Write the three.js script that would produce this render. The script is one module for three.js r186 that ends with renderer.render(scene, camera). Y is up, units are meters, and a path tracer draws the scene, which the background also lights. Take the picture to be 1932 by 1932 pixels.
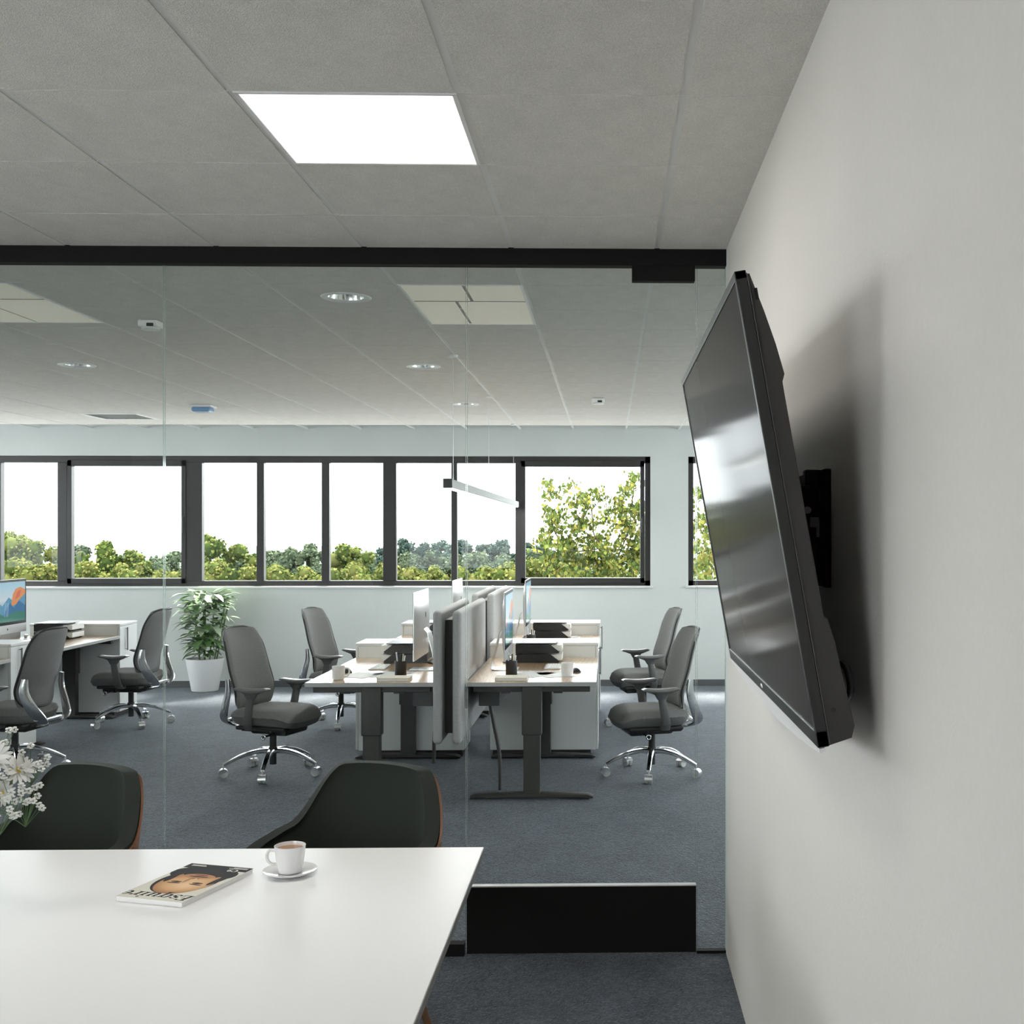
import * as THREE from 'three';
import { RoundedBoxGeometry } from 'three/addons/geometries/RoundedBoxGeometry.js';
import { mergeGeometries, toCreasedNormals } from 'three/addons/utils/BufferGeometryUtils.js';
import { RectAreaLightUniformsLib } from 'three/addons/lights/RectAreaLightUniformsLib.js';

// ---------------------------------------------------------------- camera, sky, sun, exposure
const scene = new THREE.Scene();
const camera = new THREE.PerspectiveCamera(2 * Math.atan(966 / 2206) * 180 / Math.PI, 1, 0.05, 3000);
camera.position.set(0, 1.74, 0);
camera.rotation.y = -Math.atan(53 / 2206);
camera.setViewOffset(1932, 1932, -235, -39, 1932, 1932);          // shifted lens: the horizon lies a little below the middle
scene.background = new THREE.Color().setRGB(0.93, 0.965, 1.0);
scene.backgroundIntensity = 9.2;
const sun = new THREE.DirectionalLight(new THREE.Color().setRGB(1, 0.95, 0.87), 24);            // hazy sun beyond the windows
sun.position.set(24, 190, -108); sun.target.position.set(-2, 0, -8);
sun.castShadow = true; sun.shadow.radius = 30;
Object.assign(sun.shadow.camera, { left: -200, right: 200, top: 150, bottom: -150, near: 1, far: 600 });
scene.add(sun, sun.target);
RectAreaLightUniformsLib.init();
const renderer = new THREE.WebGLRenderer({ antialias: true });
renderer.toneMapping = THREE.LinearToneMapping;
renderer.toneMappingExposure = 1.0;
renderer.shadowMap.enabled = true;

// ---------------------------------------------------------------- helpers
let seed = 12345;
const rnd = () => { seed |= 0; seed = seed + 0x6D2B79F5 | 0; let t = Math.imul(seed ^ seed >>> 15, 1 | seed); t = t + Math.imul(t ^ t >>> 7, 61 | t) ^ t; return ((t ^ t >>> 14) >>> 0) / 4294967296; };
const rr = (a, b) => a + (b - a) * rnd();
const V = (x, y, z) => new THREE.Vector3(x, y, z);
const DEG = Math.PI / 180;
const taken = {};
function numbered(n) { const k = taken[n] = (taken[n] ?? -1) + 1; return k ? `${n}_${String(k).padStart(3, '0')}` : n; }
function thing(name, label, category, [x, y, z] = [0, 0, 0], turn = 0, group) {
  const o = new THREE.Group(); o.name = numbered(name); scene.add(o);
  o.position.set(x, y, z); o.rotation.y = turn; o.userData = { label, category };
  if (group) o.userData.group = group;
  return o;
}
function mesh(geo, mat) { const m = new THREE.Mesh(geo, mat); m.castShadow = m.receiveShadow = true; return m; }
function part(name, geos, mat, parent, label) {
  const list = Array.isArray(geos) ? geos : [geos];
  const m = mesh(list.length > 1 ? join(list) : list[0], mat);
  m.name = name; parent.add(m); if (label) m.userData.label = label;
  return m;
}
function single(name, geos, mat, label, category, [x, y, z] = [0, 0, 0], turn = 0, group) {
  const list = Array.isArray(geos) ? geos : [geos];
  const m = mesh(list.length > 1 ? join(list) : list[0], mat);
  m.name = numbered(name); scene.add(m); m.position.set(x, y, z); m.rotation.y = turn;
  m.userData = { label, category }; if (group) m.userData.group = group;
  return m;
}
function struct(name, geos, mat, label) {
  let m;
  if (geos) { const list = Array.isArray(geos) ? geos : [geos]; m = mesh(list.length > 1 ? join(list) : list[0], mat); } else m = new THREE.Group();
  m.name = name; m.userData = { kind: 'structure', label }; scene.add(m);
  return m;
}
function dup(o, [x, y, z], turn, label, group) {
  const c = o.clone(); c.name = numbered(o.name.replace(/_\d{3}$/, '')); c.userData = { ...o.userData };
  scene.add(c); c.position.set(x, y, z); c.rotation.y = turn;
  if (label) c.userData.label = label;
  if (group) c.userData.group = group;
  return c;
}
function join(list) {
  return mergeGeometries(list.map((g) => {
    const n = g.index ? g.toNonIndexed() : g.clone();
    for (const k of Object.keys(n.attributes)) if (!['position', 'normal', 'uv'].includes(k)) n.deleteAttribute(k);
    if (!n.attributes.uv) n.setAttribute('uv', new THREE.BufferAttribute(new Float32Array(n.attributes.position.count * 2), 2));
    return n;
  }));
}
function metreUV(g) {                                              // box mapping in metres
  const n0 = g.index ? g.toNonIndexed() : g, p = n0.attributes.position, nn = n0.attributes.normal, uv = new Float32Array(p.count * 2);
  for (let i = 0; i < p.count; i++) {
    const ax = Math.abs(nn.getX(i)), ay = Math.abs(nn.getY(i)), az = Math.abs(nn.getZ(i));
    if (ay >= ax && ay >= az) { uv[2 * i] = p.getX(i); uv[2 * i + 1] = p.getZ(i); }
    else if (ax >= az) { uv[2 * i] = p.getZ(i); uv[2 * i + 1] = p.getY(i); }
    else { uv[2 * i] = p.getX(i); uv[2 * i + 1] = p.getY(i); }
  }
  n0.setAttribute('uv', new THREE.BufferAttribute(uv, 2));
  return n0;
}
function bx(x0, x1, y0, y1, z0, z1, r = 0) {
  const w = Math.abs(x1 - x0), h = Math.abs(y1 - y0), d = Math.abs(z1 - z0);
  const g = r ? new RoundedBoxGeometry(w, h, d, 2, Math.min(r, w / 2.01, h / 2.01, d / 2.01)) : new THREE.BoxGeometry(w, h, d);
  g.translate((x0 + x1) / 2, (y0 + y1) / 2, (z0 + z1) / 2);
  return metreUV(g);
}
function cyl(r0, r1, h, x, y, z, seg = 20) { const g = new THREE.CylinderGeometry(r1, r0, h, seg); g.translate(x, y + h / 2, z); return g; }
function tube(pts, r, seg = 24, rad = 8, closed = false) { return new THREE.TubeGeometry(new THREE.CatmullRomCurve3(pts.map((p) => V(...p)), closed), seg, r, rad, closed); }
function bar(a, b, r, seg = 8) {
  const A = V(...a), B = V(...b), d = B.clone().sub(A), g = new THREE.CylinderGeometry(r, r, d.length(), seg);
  g.applyQuaternion(new THREE.Quaternion().setFromUnitVectors(V(0, 1, 0), d.clone().normalize()));
  return g.translate((A.x + B.x) / 2, (A.y + B.y) / 2, (A.z + B.z) / 2);
}
function lathe(prof, seg = 40) { return new THREE.LatheGeometry(prof.map((p) => new THREE.Vector2(...p)), seg); }
// closed body from two grids over u, v in [-1, 1] which share their rim
function body(front, back, nu, nv) {
  const pos = [], uv = [], idx = [], id = (s, i, j) => (s * (nv + 1) + j) * (nu + 1) + i;
  for (let s = 0; s < 2; s++) for (let j = 0; j <= nv; j++) for (let i = 0; i <= nu; i++) {
    const u = -1 + 2 * i / nu, v = -1 + 2 * j / nv, p = (s ? back : front)(u, v);
    pos.push(...p); uv.push(u * 0.25, v * 0.25);
  }
  for (let s = 0; s < 2; s++) for (let j = 0; j < nv; j++) for (let i = 0; i < nu; i++) {
    const a = id(s, i, j), b = id(s, i + 1, j), c = id(s, i + 1, j + 1), d = id(s, i, j + 1);
    if (s) idx.push(a, c, b, a, d, c); else idx.push(a, b, c, a, c, d);
  }
  for (let i = 0; i < nu; i++) { let a = id(0, i, 0), b = id(0, i + 1, 0), c = id(1, i + 1, 0), d = id(1, i, 0); idx.push(a, c, b, a, d, c); a = id(0, i, nv); b = id(0, i + 1, nv); c = id(1, i + 1, nv); d = id(1, i, nv); idx.push(a, b, c, a, c, d); }
  for (let j = 0; j < nv; j++) { let a = id(0, 0, j), b = id(0, 0, j + 1), c = id(1, 0, j + 1), d = id(1, 0, j); idx.push(a, b, c, a, c, d); a = id(0, nu, j); b = id(0, nu, j + 1); c = id(1, nu, j + 1); d = id(1, nu, j); idx.push(a, c, b, a, d, c); }
  const g = new THREE.BufferGeometry();
  g.setAttribute('position', new THREE.Float32BufferAttribute(pos, 3)); g.setAttribute('uv', new THREE.Float32BufferAttribute(uv, 2)); g.setIndex(idx);
  return toCreasedNormals(g, 0.9);
}
// strip of rectangular section swept along points; side gives the width direction
function strip(pts, ws, hs, side) {
  const n = pts.length, S = V(...side).normalize(), pos = [], idx = [];
  for (let i = 0; i < n; i++) {
    const p = V(...pts[i]), t = V(...pts[Math.min(i + 1, n - 1)]).sub(V(...pts[Math.max(i - 1, 0)])).normalize();
    const up = V(0, 0, 0).crossVectors(t, S).normalize(), w = (Array.isArray(ws) ? ws[i] : ws) / 2, h = (Array.isArray(hs) ? hs[i] : hs) / 2, sd = V(0, 0, 0).crossVectors(up, t).normalize();
    for (const [a, b] of [[-1, -0.55], [-0.7, -1], [0.7, -1], [1, -0.55], [1, 0.55], [0.7, 1], [-0.7, 1], [-1, 0.55]]) { const q = p.clone().addScaledVector(sd, a * w).addScaledVector(up, b * h); pos.push(q.x, q.y, q.z); }
  }
  for (let i = 0; i < n - 1; i++) for (let k = 0; k < 8; k++) { const a = i * 8 + k, b = i * 8 + (k + 1) % 8, c = b + 8, d = a + 8; idx.push(a, b, c, a, c, d); }
  for (let k = 1; k < 7; k++) { idx.push(0, k + 1, k); const o = (n - 1) * 8; idx.push(o, o + k, o + k + 1); }
  const g = new THREE.BufferGeometry(); g.setAttribute('position', new THREE.Float32BufferAttribute(pos, 3)); g.setIndex(idx);
  return toCreasedNormals(g, 0.7);
}
const smooth = (pts, n) => new THREE.CatmullRomCurve3(pts.map((p) => V(...p))).getPoints(n).map((p) => [p.x, p.y, p.z]);

// ---------------------------------------------------------------- textures and materials
function grid(n, fn) { const a = new Float32Array(n * n); for (let y = 0; y < n; y++) for (let x = 0; x < n; x++) a[y * n + x] = fn(x, y); return a; }
function valueNoise(n, cells, s) {                                  // tiling value noise
  const old = seed; seed = s; const c = grid(cells, () => rnd()); seed = old;
  return grid(n, (x, y) => {
    const fx = x / n * cells, fy = y / n * cells, x0 = Math.floor(fx), y0 = Math.floor(fy); let tx = fx - x0, ty = fy - y0; tx = tx * tx * (3 - 2 * tx); ty = ty * ty * (3 - 2 * ty);
    const g = (i, j) => c[((j + cells) % cells) * cells + (i + cells) % cells];
    return (g(x0, y0) * (1 - tx) + g(x0 + 1, y0) * tx) * (1 - ty) + (g(x0, y0 + 1) * (1 - tx) + g(x0 + 1, y0 + 1) * tx) * ty;
  });
}
function tex(n, fn, srgb, rep = 1) {
  const d = new Uint8Array(n * n * 4);
  for (let i = 0; i < n * n; i++) { const c = fn(i % n, (i / n) | 0, i); for (let k = 0; k < 3; k++) d[4 * i + k] = Math.max(0, Math.min(255, Array.isArray(c) ? c[k] : c)); d[4 * i + 3] = 255; }
  const t = new THREE.DataTexture(d, n, n); t.wrapS = t.wrapT = THREE.RepeatWrapping; t.magFilter = THREE.LinearFilter; t.minFilter = THREE.LinearMipmapLinearFilter; t.generateMipmaps = true;
  t.repeat.set(rep, rep); if (srgb) t.colorSpace = THREE.SRGBColorSpace; t.needsUpdate = true;
  return t;
}
const N = 512, nA = valueNoise(N, 256, 3), nB = valueNoise(N, 64, 4), nC = valueNoise(N, 8, 5), nD = valueNoise(N, 128, 6);
const carpetMap = tex(N, (x, y, i) => { const f = 0.82 + 0.34 * (nA[i] - 0.5) + 0.2 * (nB[i] - 0.5) + 0.12 * (nC[i] - 0.5); return [238 * f, 246 * f, 255 * f]; }, true, 0.9);
const carpetBump = tex(N, (x, y, i) => 255 * (0.6 * nA[i] + 0.4 * nD[i]), false, 0.9);
const tileMap = tex(N, (x, y, i) => { const f = 0.96 + 0.1 * (nA[i] - 0.5) + 0.05 * (nD[i] - 0.5) + 0.03 * (nC[i] - 0.5); return [248 * f, 246 * f, 242 * f]; }, true, 2.2);
const tileBump = tex(N, (x, y, i) => 255 * nA[i], false, 2.2);
const wallMap = tex(N, (x, y, i) => { const f = 0.985 + 0.012 * (nA[i] - 0.5) + 0.014 * (nC[i] - 0.5); return [252 * f, 252 * f, 252 * f]; }, true, 0.5);
const wallBump = tex(N, (x, y, i) => 255 * (0.5 * nA[i] + 0.5 * nD[i]), false, 1.4);
const woodMap = tex(N, (x, y, i) => { const g = 0.5 + 0.5 * Math.sin((x / N * 26 + 5 * nC[((y >> 3) * N + x) % (N * N)] + 1.2 * nB[((y >> 4) * N + x) % (N * N)]) * 6.28), s = nA[((y >> 4) * N + x) % (N * N)]; const f = 0.86 + 0.12 * g + 0.08 * (s - 0.5); return [226 * f, 186 * f, 140 * f]; }, true, 1);
const fabricBump = tex(N, (x, y, i) => 255 * (0.35 + 0.3 * Math.sin(x * 1.57) * Math.sin(y * 1.57) + 0.35 * nA[i]), false, 5);
const fabricMap = tex(N, (x, y, i) => { const f = 0.92 + 0.16 * (nA[i] - 0.5) + 0.08 * (nB[i] - 0.5); return [250 * f, 250 * f, 250 * f]; }, true, 4);
const leatherBump = tex(N, (x, y, i) => 255 * (0.5 * nB[i] + 0.5 * nD[i]), false, 4);

const C = (r, g, b) => new THREE.Color().setRGB(r, g, b);           // linear
const std = (c, rough, metal = 0, extra = {}) => new THREE.MeshPhysicalMaterial({ color: C(...c), roughness: rough, metalness: metal, ...extra });
const M = {
  carpet: std([0.125, 0.137, 0.155], 0.8, 0, { map: carpetMap, bumpMap: carpetBump, bumpScale: 0.004, sheen: 0.8, sheenRoughness: 0.4, sheenColor: C(0.8, 0.86, 0.92) }),
  tile: std([0.84, 0.83, 0.81], 0.95, 0, { map: tileMap, bumpMap: tileBump, bumpScale: 0.0012 }),
  runner: std([0.72, 0.72, 0.7], 0.45),
  slab: std([0.4, 0.4, 0.4], 0.9),
  wallWarm: std([0.735, 0.71, 0.665], 0.75, 0, { map: wallMap, bumpMap: wallBump, bumpScale: 0.0003 }),
  wallOffice: std([0.74, 0.77, 0.745], 0.75, 0, { map: wallMap, bumpMap: wallBump, bumpScale: 0.0006 }),
  skirting: std([0.1, 0.105, 0.11], 0.5),
  frame: std([0.028, 0.027, 0.026], 0.38),
  black: std([0.005, 0.005, 0.0045], 0.7, 0, { specularIntensity: 0.4 }),
  sill: std([0.8, 0.8, 0.8], 0.35),
  pane: std([1, 1, 1], 0, 0, { transmission: 1, thickness: 0, ior: 1.45, specularIntensity: 0.5 }),
  glass: std([0.93, 0.965, 0.95], 0, 0, { transmission: 1, thickness: 0, ior: 1.5, specularIntensity: 0.03 }),
  glassEdge: std([0.8, 0.86, 0.84], 0.1, 0, { transmission: 0.85, thickness: 0, ior: 1.5 }),
  chairFabric: std([0.24, 0.24, 0.235], 0.8, 0, { map: fabricMap, bumpMap: fabricBump, bumpScale: 0.0008, sheen: 0.35, sheenRoughness: 0.5, sheenColor: C(0.8, 0.8, 0.8) }),
  chairDark: std([0.028, 0.028, 0.028], 0.5),
  plasticGrey: std([0.11, 0.11, 0.11], 0.42),
  armPad: std([0.2, 0.2, 0.2], 0.28),
  chrome: std([0.82, 0.83, 0.84], 0.16, 1),
  alu: std([0.72, 0.73, 0.74], 0.32, 1),
  caster: std([0.55, 0.56, 0.55], 0.45),
  oak: std([1, 1, 1], 0.3, 0, { map: woodMap, clearcoat: 1, clearcoatRoughness: 0.2 }),
  deskEdge: std([0.5, 0.5, 0.49], 0.4),
  deskLeg: std([0.055, 0.053, 0.05], 0.45),
  cabinet: std([0.8, 0.82, 0.81], 0.42),
  cabinetDoor: std([0.8, 0.81, 0.8], 0.35),
  divider: std([0.54, 0.54, 0.535], 0.85, 0, { map: fabricMap, bumpMap: fabricBump, bumpScale: 0.0008 }),
  dividerGap: std([0.05, 0.048, 0.045], 0.6),
  bezel: std([0.01, 0.01, 0.011], 0.25),
  silver: std([0.78, 0.79, 0.8], 0.3, 0.6),
  paper: std([0.86, 0.86, 0.84], 0.7),
  paperCream: std([0.72, 0.69, 0.58], 0.7),
  trayBlack: std([0.018, 0.018, 0.02], 0.4),
  porcelain: std([0.86, 0.86, 0.86], 0.18, 0, { clearcoat: 0.5, clearcoatRoughness: 0.05 }),
  coffee: std([0.42, 0.22, 0.11], 0.25),
  tableTop: std([0.92, 0.92, 0.92], 0.34),
  tableEdge: std([0.14, 0.14, 0.14], 0.5),
  green: std([0.016, 0.021, 0.016], 0.9, 0, { bumpMap: fabricBump, bumpScale: 0.0008, sheen: 0.3, sheenRoughness: 0.6, sheenColor: C(0.2, 0.26, 0.22) }),
  leather: std([0.19, 0.075, 0.03], 0.5, 0, { bumpMap: leatherBump, bumpScale: 0.001 }),
  woodLeg: std([0.16, 0.08, 0.04], 0.5),
  pot: std([0.8, 0.8, 0.8], 0.4),
  soil: std([0.03, 0.02, 0.014], 1),
  tvBody: std([0.022, 0.022, 0.022], 0.42),
  tvBack: std([0.038, 0.036, 0.034], 0.5),
  tvScreen: std([0.07, 0.069, 0.066], 0.1, 0, { ior: 1.5, specularIntensity: 0.0028 }),
  reflectedDiffuser: std([0.9, 0.87, 0.76], 0.5, 0, { emissive: C(1, 0.92, 0.74), emissiveIntensity: 0.1 }),  // glow added so the beige matches a panel mirrored in the glass
  pendantBody: std([0.2, 0.21, 0.205], 0.5),
  blueLens: std([0.2, 0.36, 0.56], 0.3),
  white: std([0.82, 0.82, 0.81], 0.4),
};

// ================================================================ setting
const ZG = -4.84, ZB = -13.28, XW = 0.486, CE = 2.907;
// floor
struct('floor', bx(-9.2, 4.7, -0.12, 0, -13.5, 2.6), M.carpet, 'blue grey carpet floor running through both rooms');
// ceiling: slab, runners, tiles
const ceiling = struct('ceiling', null, null, 'suspended ceiling of grey mineral tiles');
part('slab', bx(-9.4, 4.9, CE + 0.26, CE + 0.6, -13.7, 2.8), M.slab, ceiling);
const X0 = 0.2, Z0 = -3.722, P = 0.602;
const lightCells = new Set(['-2,0', '-6,0', '-2,0']);               // tiles replaced by light panels (column, row)
const ventCell = '-9,-14', downlightCells = new Set(['-3,-4', '-3,-8', '-3,-12', '-7,-8']);
{
  const tg = bx(-0.289, 0.289, 0.001, 0.025, -0.297, 0.297), tg2 = bx(-0.141, 0.141, 0.001, 0.025, -0.297, 0.297);
  const rest = [], holedTile = (() => {
    const sh = new THREE.Shape([[-0.289, -0.297], [0.289, -0.297], [0.289, 0.297], [-0.289, 0.297]].map((p) => new THREE.Vector2(...p))), h = new THREE.Path(); h.absarc(0, 0, 0.098, 0, Math.PI * 2, true); sh.holes.push(h);
    return metreUV(new THREE.ExtrudeGeometry(sh, { depth: 0.024, bevelEnabled: false, curveSegments: 24 }).rotateX(-Math.PI / 2).translate(0, 0.001, 0));
  })();
  for (let r = -16; r <= 9; r++) for (let c = -16; c <= 7; c++) {
    const x = X0 + (c + 0.5) * 0.6, z = Z0 + (r + 0.5) * P, key = `${c},${r}`;
    if (x < -9.2 || x > 4.7 || z > 2.6 || z < ZB + 0.28) continue;
    if (z > ZG && x - 0.3 > XW) continue;
    if (lightCells.has(key) || key === ventCell || ((c === -2 || c === -6) && (r === -4 || r === -5))) continue;
    const half = z > ZG && x + 0.3 > XW + 0.02;                     // cut tile along the meeting room wall
    const px = 1148 + x * 2206 / -z, inView = z < -2 && px > -260 && px < 1480;
    if (inView) {
      const m = part('ceiling_tile', downlightCells.has(key) ? holedTile : half ? tg2 : tg, M.tile, ceiling);
      m.position.set(half ? x - 0.148 : x, CE, z);
    } else rest.push((half ? tg2 : tg).clone().translate(half ? x - 0.148 : x, CE, z));
  }
  const s = part('ceiling_tiles', rest, M.tile, ceiling); s.userData.kind = 'stuff';
  for (let c = -15; c <= 7; c++) {
    const x = X0 + c * 0.6; if (x < -9.1 || x > 4.6) continue;
    part('runner', bx(-0.011, 0.011, 0.004, 0.02, ZB, x > XW ? ZG : 2.5), M.runner, ceiling).position.set(x, CE, 0);
  }
  const cr = [];
  for (let r = -15; r <= 10; r++) { const z = Z0 + r * P; if (z < ZB + 0.1 || z > 2.5) continue; cr.push(z); }
  const cg = [bx(-9.2, 4.7, 0.0025, 0.02, -0.004, 0.004), bx(-9.2, XW, 0.0025, 0.02, -0.004, 0.004)];
  for (const z of cr) part('cross_runner', cg[z > ZG ? 1 : 0], M.runner, ceiling).position.set(0, CE, z);
}
// meeting room walls
struct('wall_right', bx(XW, XW + 0.14, 0, CE + 0.27, ZG - 0.03, 2.6), M.wallWarm, 'light warm grey wall that carries the television');

// side wall of the meeting room with an added window band, and the office outer walls
function holed(axis, at, thick, a0, a1, holes, y0 = 0, y1 = CE + 0.27) {   // wall with rectangular openings [a0, a1, y0, y1]
  const out = [], put = (p, q, b, t) => { if (q - p > 1e-4 && t - b > 1e-4) out.push(axis === 'z' ? bx(p, q, b, t, at - thick, at) : bx(at - thick, at, b, t, p, q)); };
  let cur = a0;
  for (const [p, q, b, t] of holes) { put(cur, p, y0, y1); put(p, q, y0, b); put(p, q, t, y1); cur = q; }
  put(cur, a1, y0, y1);
  return out;
}
const WB = 1.137, WT = 2.606;                                      // sill and head of the window bands
struct('wall_back', holed('z', ZB, 0.2, -9.2, 4.7, [[-8.6, 0.476, WB, WT], [0.908, 4.3, WB, WT]]), M.wallOffice, 'pale grey green wall below and above the window band');
struct('wall_office_left', holed('x', -9.2, 0.2, -13.5, -4.7, [[-12.8, -5.6, WB, WT]]), M.wallOffice, 'pale wall closing the office on one side');
struct('wall_office_right', holed('x', 4.9, 0.2, -13.5, -4.7, [[-12.8, -5.6, WB, WT]]), M.wallOffice, 'pale wall closing the office on the other side');
struct('wall_office_front', [bx(XW, 4.9, 0, CE + 0.27, ZG - 0.03, ZG + 0.1), bx(-9.4, -5.4, 0, CE + 0.27, ZG - 0.05, ZG + 0.08)], M.wallOffice, 'office wall beside the glass partition');
struct('wall_meeting_left', holed('x', -5.4, 0.2, ZG - 0.05, 2.64, [[-2.9, -0.9, 0.9, 2.6]]), M.wallWarm, 'wall with an added window band closing the meeting room');
struct('wall_rear', holed('z', 2.64, 0.14, -5.4, XW + 0.14, [[-5.0, -2.4, 0.8, 2.65]]), M.wallWarm, 'wall with an added wide window band facing the glass partition');
struct('baseboard_back', bx(-9.2, 4.7, 0, 0.072, ZB, ZB + 0.014, 0.003), M.skirting, 'dark grey skirting under the office windows');

// window bands in the back wall: frame with posts and panes
function windowBand(name, x0, x1, posts, casements, label) {
  const w = struct(name, null, null, label), zf0 = ZB - 0.1, zf1 = ZB - 0.02;
  part('window_frame', [bx(x0, x1, WT - 0.077, WT, zf0, zf1, 0.003), bx(x0, x1, WB, WB + 0.06, zf0, zf1, 0.003), bx(x0, x0 + 0.06, WB, WT, zf0, zf1, 0.003), bx(x1 - 0.06, x1, WB, WT, zf0, zf1, 0.003)], M.frame, w);
  for (const [p, q] of posts) part('mullion', bx(p, q, WB + 0.06, WT - 0.077, zf0, zf1 + 0.004, 0.003), M.frame, w);
  for (const [p, q] of casements) {                                // opening sash: its own frame inside the band
    const s = part('sash', [bx(p - 0.05, q + 0.05, WT - 0.118, WT - 0.05, zf0 + 0.02, zf1 + 0.018, 0.003), bx(p - 0.05, q + 0.05, WB + 0.03, WB + 0.09, zf0 + 0.02, zf1 + 0.018, 0.003), bx(p - 0.05, p, WB + 0.03, WT - 0.05, zf0 + 0.02, zf1 + 0.018, 0.003), bx(q, q + 0.05, WB + 0.03, WT - 0.05, zf0 + 0.02, zf1 + 0.018, 0.003)], M.frame, w);
    part('handle', [bx(q + 0.012, q + 0.032, 1.83, 1.92, zf1 + 0.018, zf1 + 0.032, 0.004), bx(q + 0.014, q + 0.03, 1.74, 1.9, zf1 + 0.034, zf1 + 0.048, 0.005)], M.frame, s);
  }
  const edges = [x0 + 0.06, ...posts.flat().sort((a, b) => a - b), x1 - 0.06];
  for (let i = 0; i < edges.length; i += 2) if (edges[i + 1] - edges[i] > 0.02) part('pane', new THREE.PlaneGeometry(edges[i + 1] - edges[i], WT - WB - 0.137).translate((edges[i] + edges[i + 1]) / 2, (WT + WB - 0.017) / 2, zf0 + 0.04), M.pane, w);
  part('window_sill', bx(x0 - 0.03, x1 + 0.03, WB - 0.024, WB, ZB - 0.03, ZB + 0.035, 0.004), M.sill, w);
  return w;
}
windowBand('window_1', -8.6, 0.476, [[-7.6, -7.53], [-6.88, -6.822], [-6.193, -6.087], [-4.76, -4.582], [-3.972, -3.889], [-3.242, -3.155], [-2.551, -2.402], [-1.781, -1.715], [-1.057, -0.985]], [[-6.03, -4.81], [-0.943, 0.361]], 'long dark framed window band over the desks');
windowBand('window_2', 0.908, 4.3, [[2.2, 2.29], [2.95, 3.03]], [], 'dark framed window partly hidden behind the television');
function addedWindow(name, x, z0, z1, y0, y1, label) {  // unseen windows added to let in more daylight
  const w = struct(name, null, null, label), fr = [bx(x - 0.04, x + 0.04, y0, y0 + 0.06, z0, z1), bx(x - 0.04, x + 0.04, y1 - 0.06, y1, z0, z1)];
  for (let k = 0; k <= 5; k++) { const z = z0 + (z1 - z0) * k / 5; fr.push(bx(x - 0.04, x + 0.04, y0, y1, Math.max(z0, z - 0.035), Math.min(z1, z + 0.035))); }
  part('window_frame', fr, M.frame, w);
  for (let k = 0; k < 5; k++) part('pane', new THREE.PlaneGeometry((z1 - z0) / 5 - 0.07, y1 - y0 - 0.12).rotateY(Math.PI / 2).translate(x, (y0 + y1) / 2, z0 + (z1 - z0) * (k + 0.5) / 5), M.pane, w);
}
addedWindow('added_window_3', -9.3, -12.8, -5.6, WB, WT, 'added unseen window band for more daylight in the side wall of the office');  // added out of view to brighten the office
addedWindow('added_window_4', 4.8, -12.8, -5.6, WB, WT, 'added unseen window band for more daylight in the far side wall of the office');  // likewise added, unseen, for extra office daylight
{  // rear window added behind the camera to brighten surfaces facing it
  const w = struct('added_window_11', null, null, 'added unseen wide window band brightening the meeting room, facing the glass partition'), fr = [bx(-5, -2.4, 0.8, 0.86, 2.53, 2.61), bx(-5, -2.4, 2.59, 2.65, 2.53, 2.61)];
  for (let k = 0; k <= 2; k++) { const x = -5 + 1.3 * k; fr.push(bx(Math.max(-5, x - 0.035), Math.min(-2.4, x + 0.035), 0.86, 2.59, 2.53, 2.61)); }
  part('window_frame', fr, M.frame, w);
  for (let k = 0; k < 2; k++) part('pane', new THREE.PlaneGeometry(1.23, 1.73).translate(-5 + 1.3 * (k + 0.5), 1.725, 2.57), M.pane, w);
}
addedWindow('added_window_5', -5.5, -2.9, -0.9, 0.9, 2.6, 'added unseen window band for more daylight in the side wall of the meeting room');  // added out of view to brighten the meeting room

// glass partition: black head rail, fixed panes, pivot door with bottom rail
struct('trim_1', bx(-5.38, XW, 2.84, CE + 0.004, ZG - 0.03, ZG + 0.03, 0.002), M.black, 'black head rail along the top of the glass partition');
struct('trim_2', [bx(-5.38, -0.592, 0, 0.05, ZG - 0.025, ZG + 0.025, 0.002), bx(0.366, XW, 0, 0.012, ZG - 0.015, ZG + 0.015)], M.black, 'low black floor rail under the fixed glass panes');
function glassPane(name, x0, x1, y0, y1, label) {
  const w = struct(name, null, null, label);
  part('pane', new THREE.PlaneGeometry(x1 - x0, y1 - y0).translate((x0 + x1) / 2, (y0 + y1) / 2, ZG), M.glass, w);
  part('polished_edge', bx(x0 + 0.0003, x0 + 0.0022, y0, y1, ZG - 0.006, ZG + 0.006, 0.001), M.glassEdge, w);
  part('polished_edge', bx(x1 - 0.0022, x1 - 0.0003, y0, y1, ZG - 0.006, ZG + 0.006, 0.001), M.glassEdge, w);
  return w;
}
glassPane('window_6', -5.38, -4.3, 0.05, 2.842, 'outermost fixed pane of the glass partition');
glassPane('window_7', -4.297, -3.062, 0.05, 2.842, 'fixed pane of the glass partition beyond the flowers');
glassPane('window_8', -3.059, -1.823, 0.05, 2.842, 'fixed glass pane behind the vase of daisies');
glassPane('window_9', -1.819, -0.587, 0.05, 2.842, 'fixed glass pane beside the glass door');
glassPane('window_10', 0.366, 0.485, 0.012, 2.842, 'narrow fixed glass pane against the wall');
const door = struct('door_1', null, null, 'frameless glass door with a black bottom rail');
part('pane', new THREE.PlaneGeometry(0.945, 2.553).translate(-0.1105, 1.5615, ZG), M.glass, door);
part('polished_edge', bx(-0.583, -0.581, 0.285, 2.838, ZG - 0.006, ZG + 0.006, 0.001), M.glassEdge, door);
part('polished_edge', bx(0.36, 0.362, 0.285, 2.838, ZG - 0.006, ZG + 0.006, 0.001), M.glassEdge, door);
part('bottom_rail', bx(-0.583, 0.362, 0.008, 0.282, ZG - 0.02, ZG + 0.02, 0.003), M.black, door);
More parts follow.
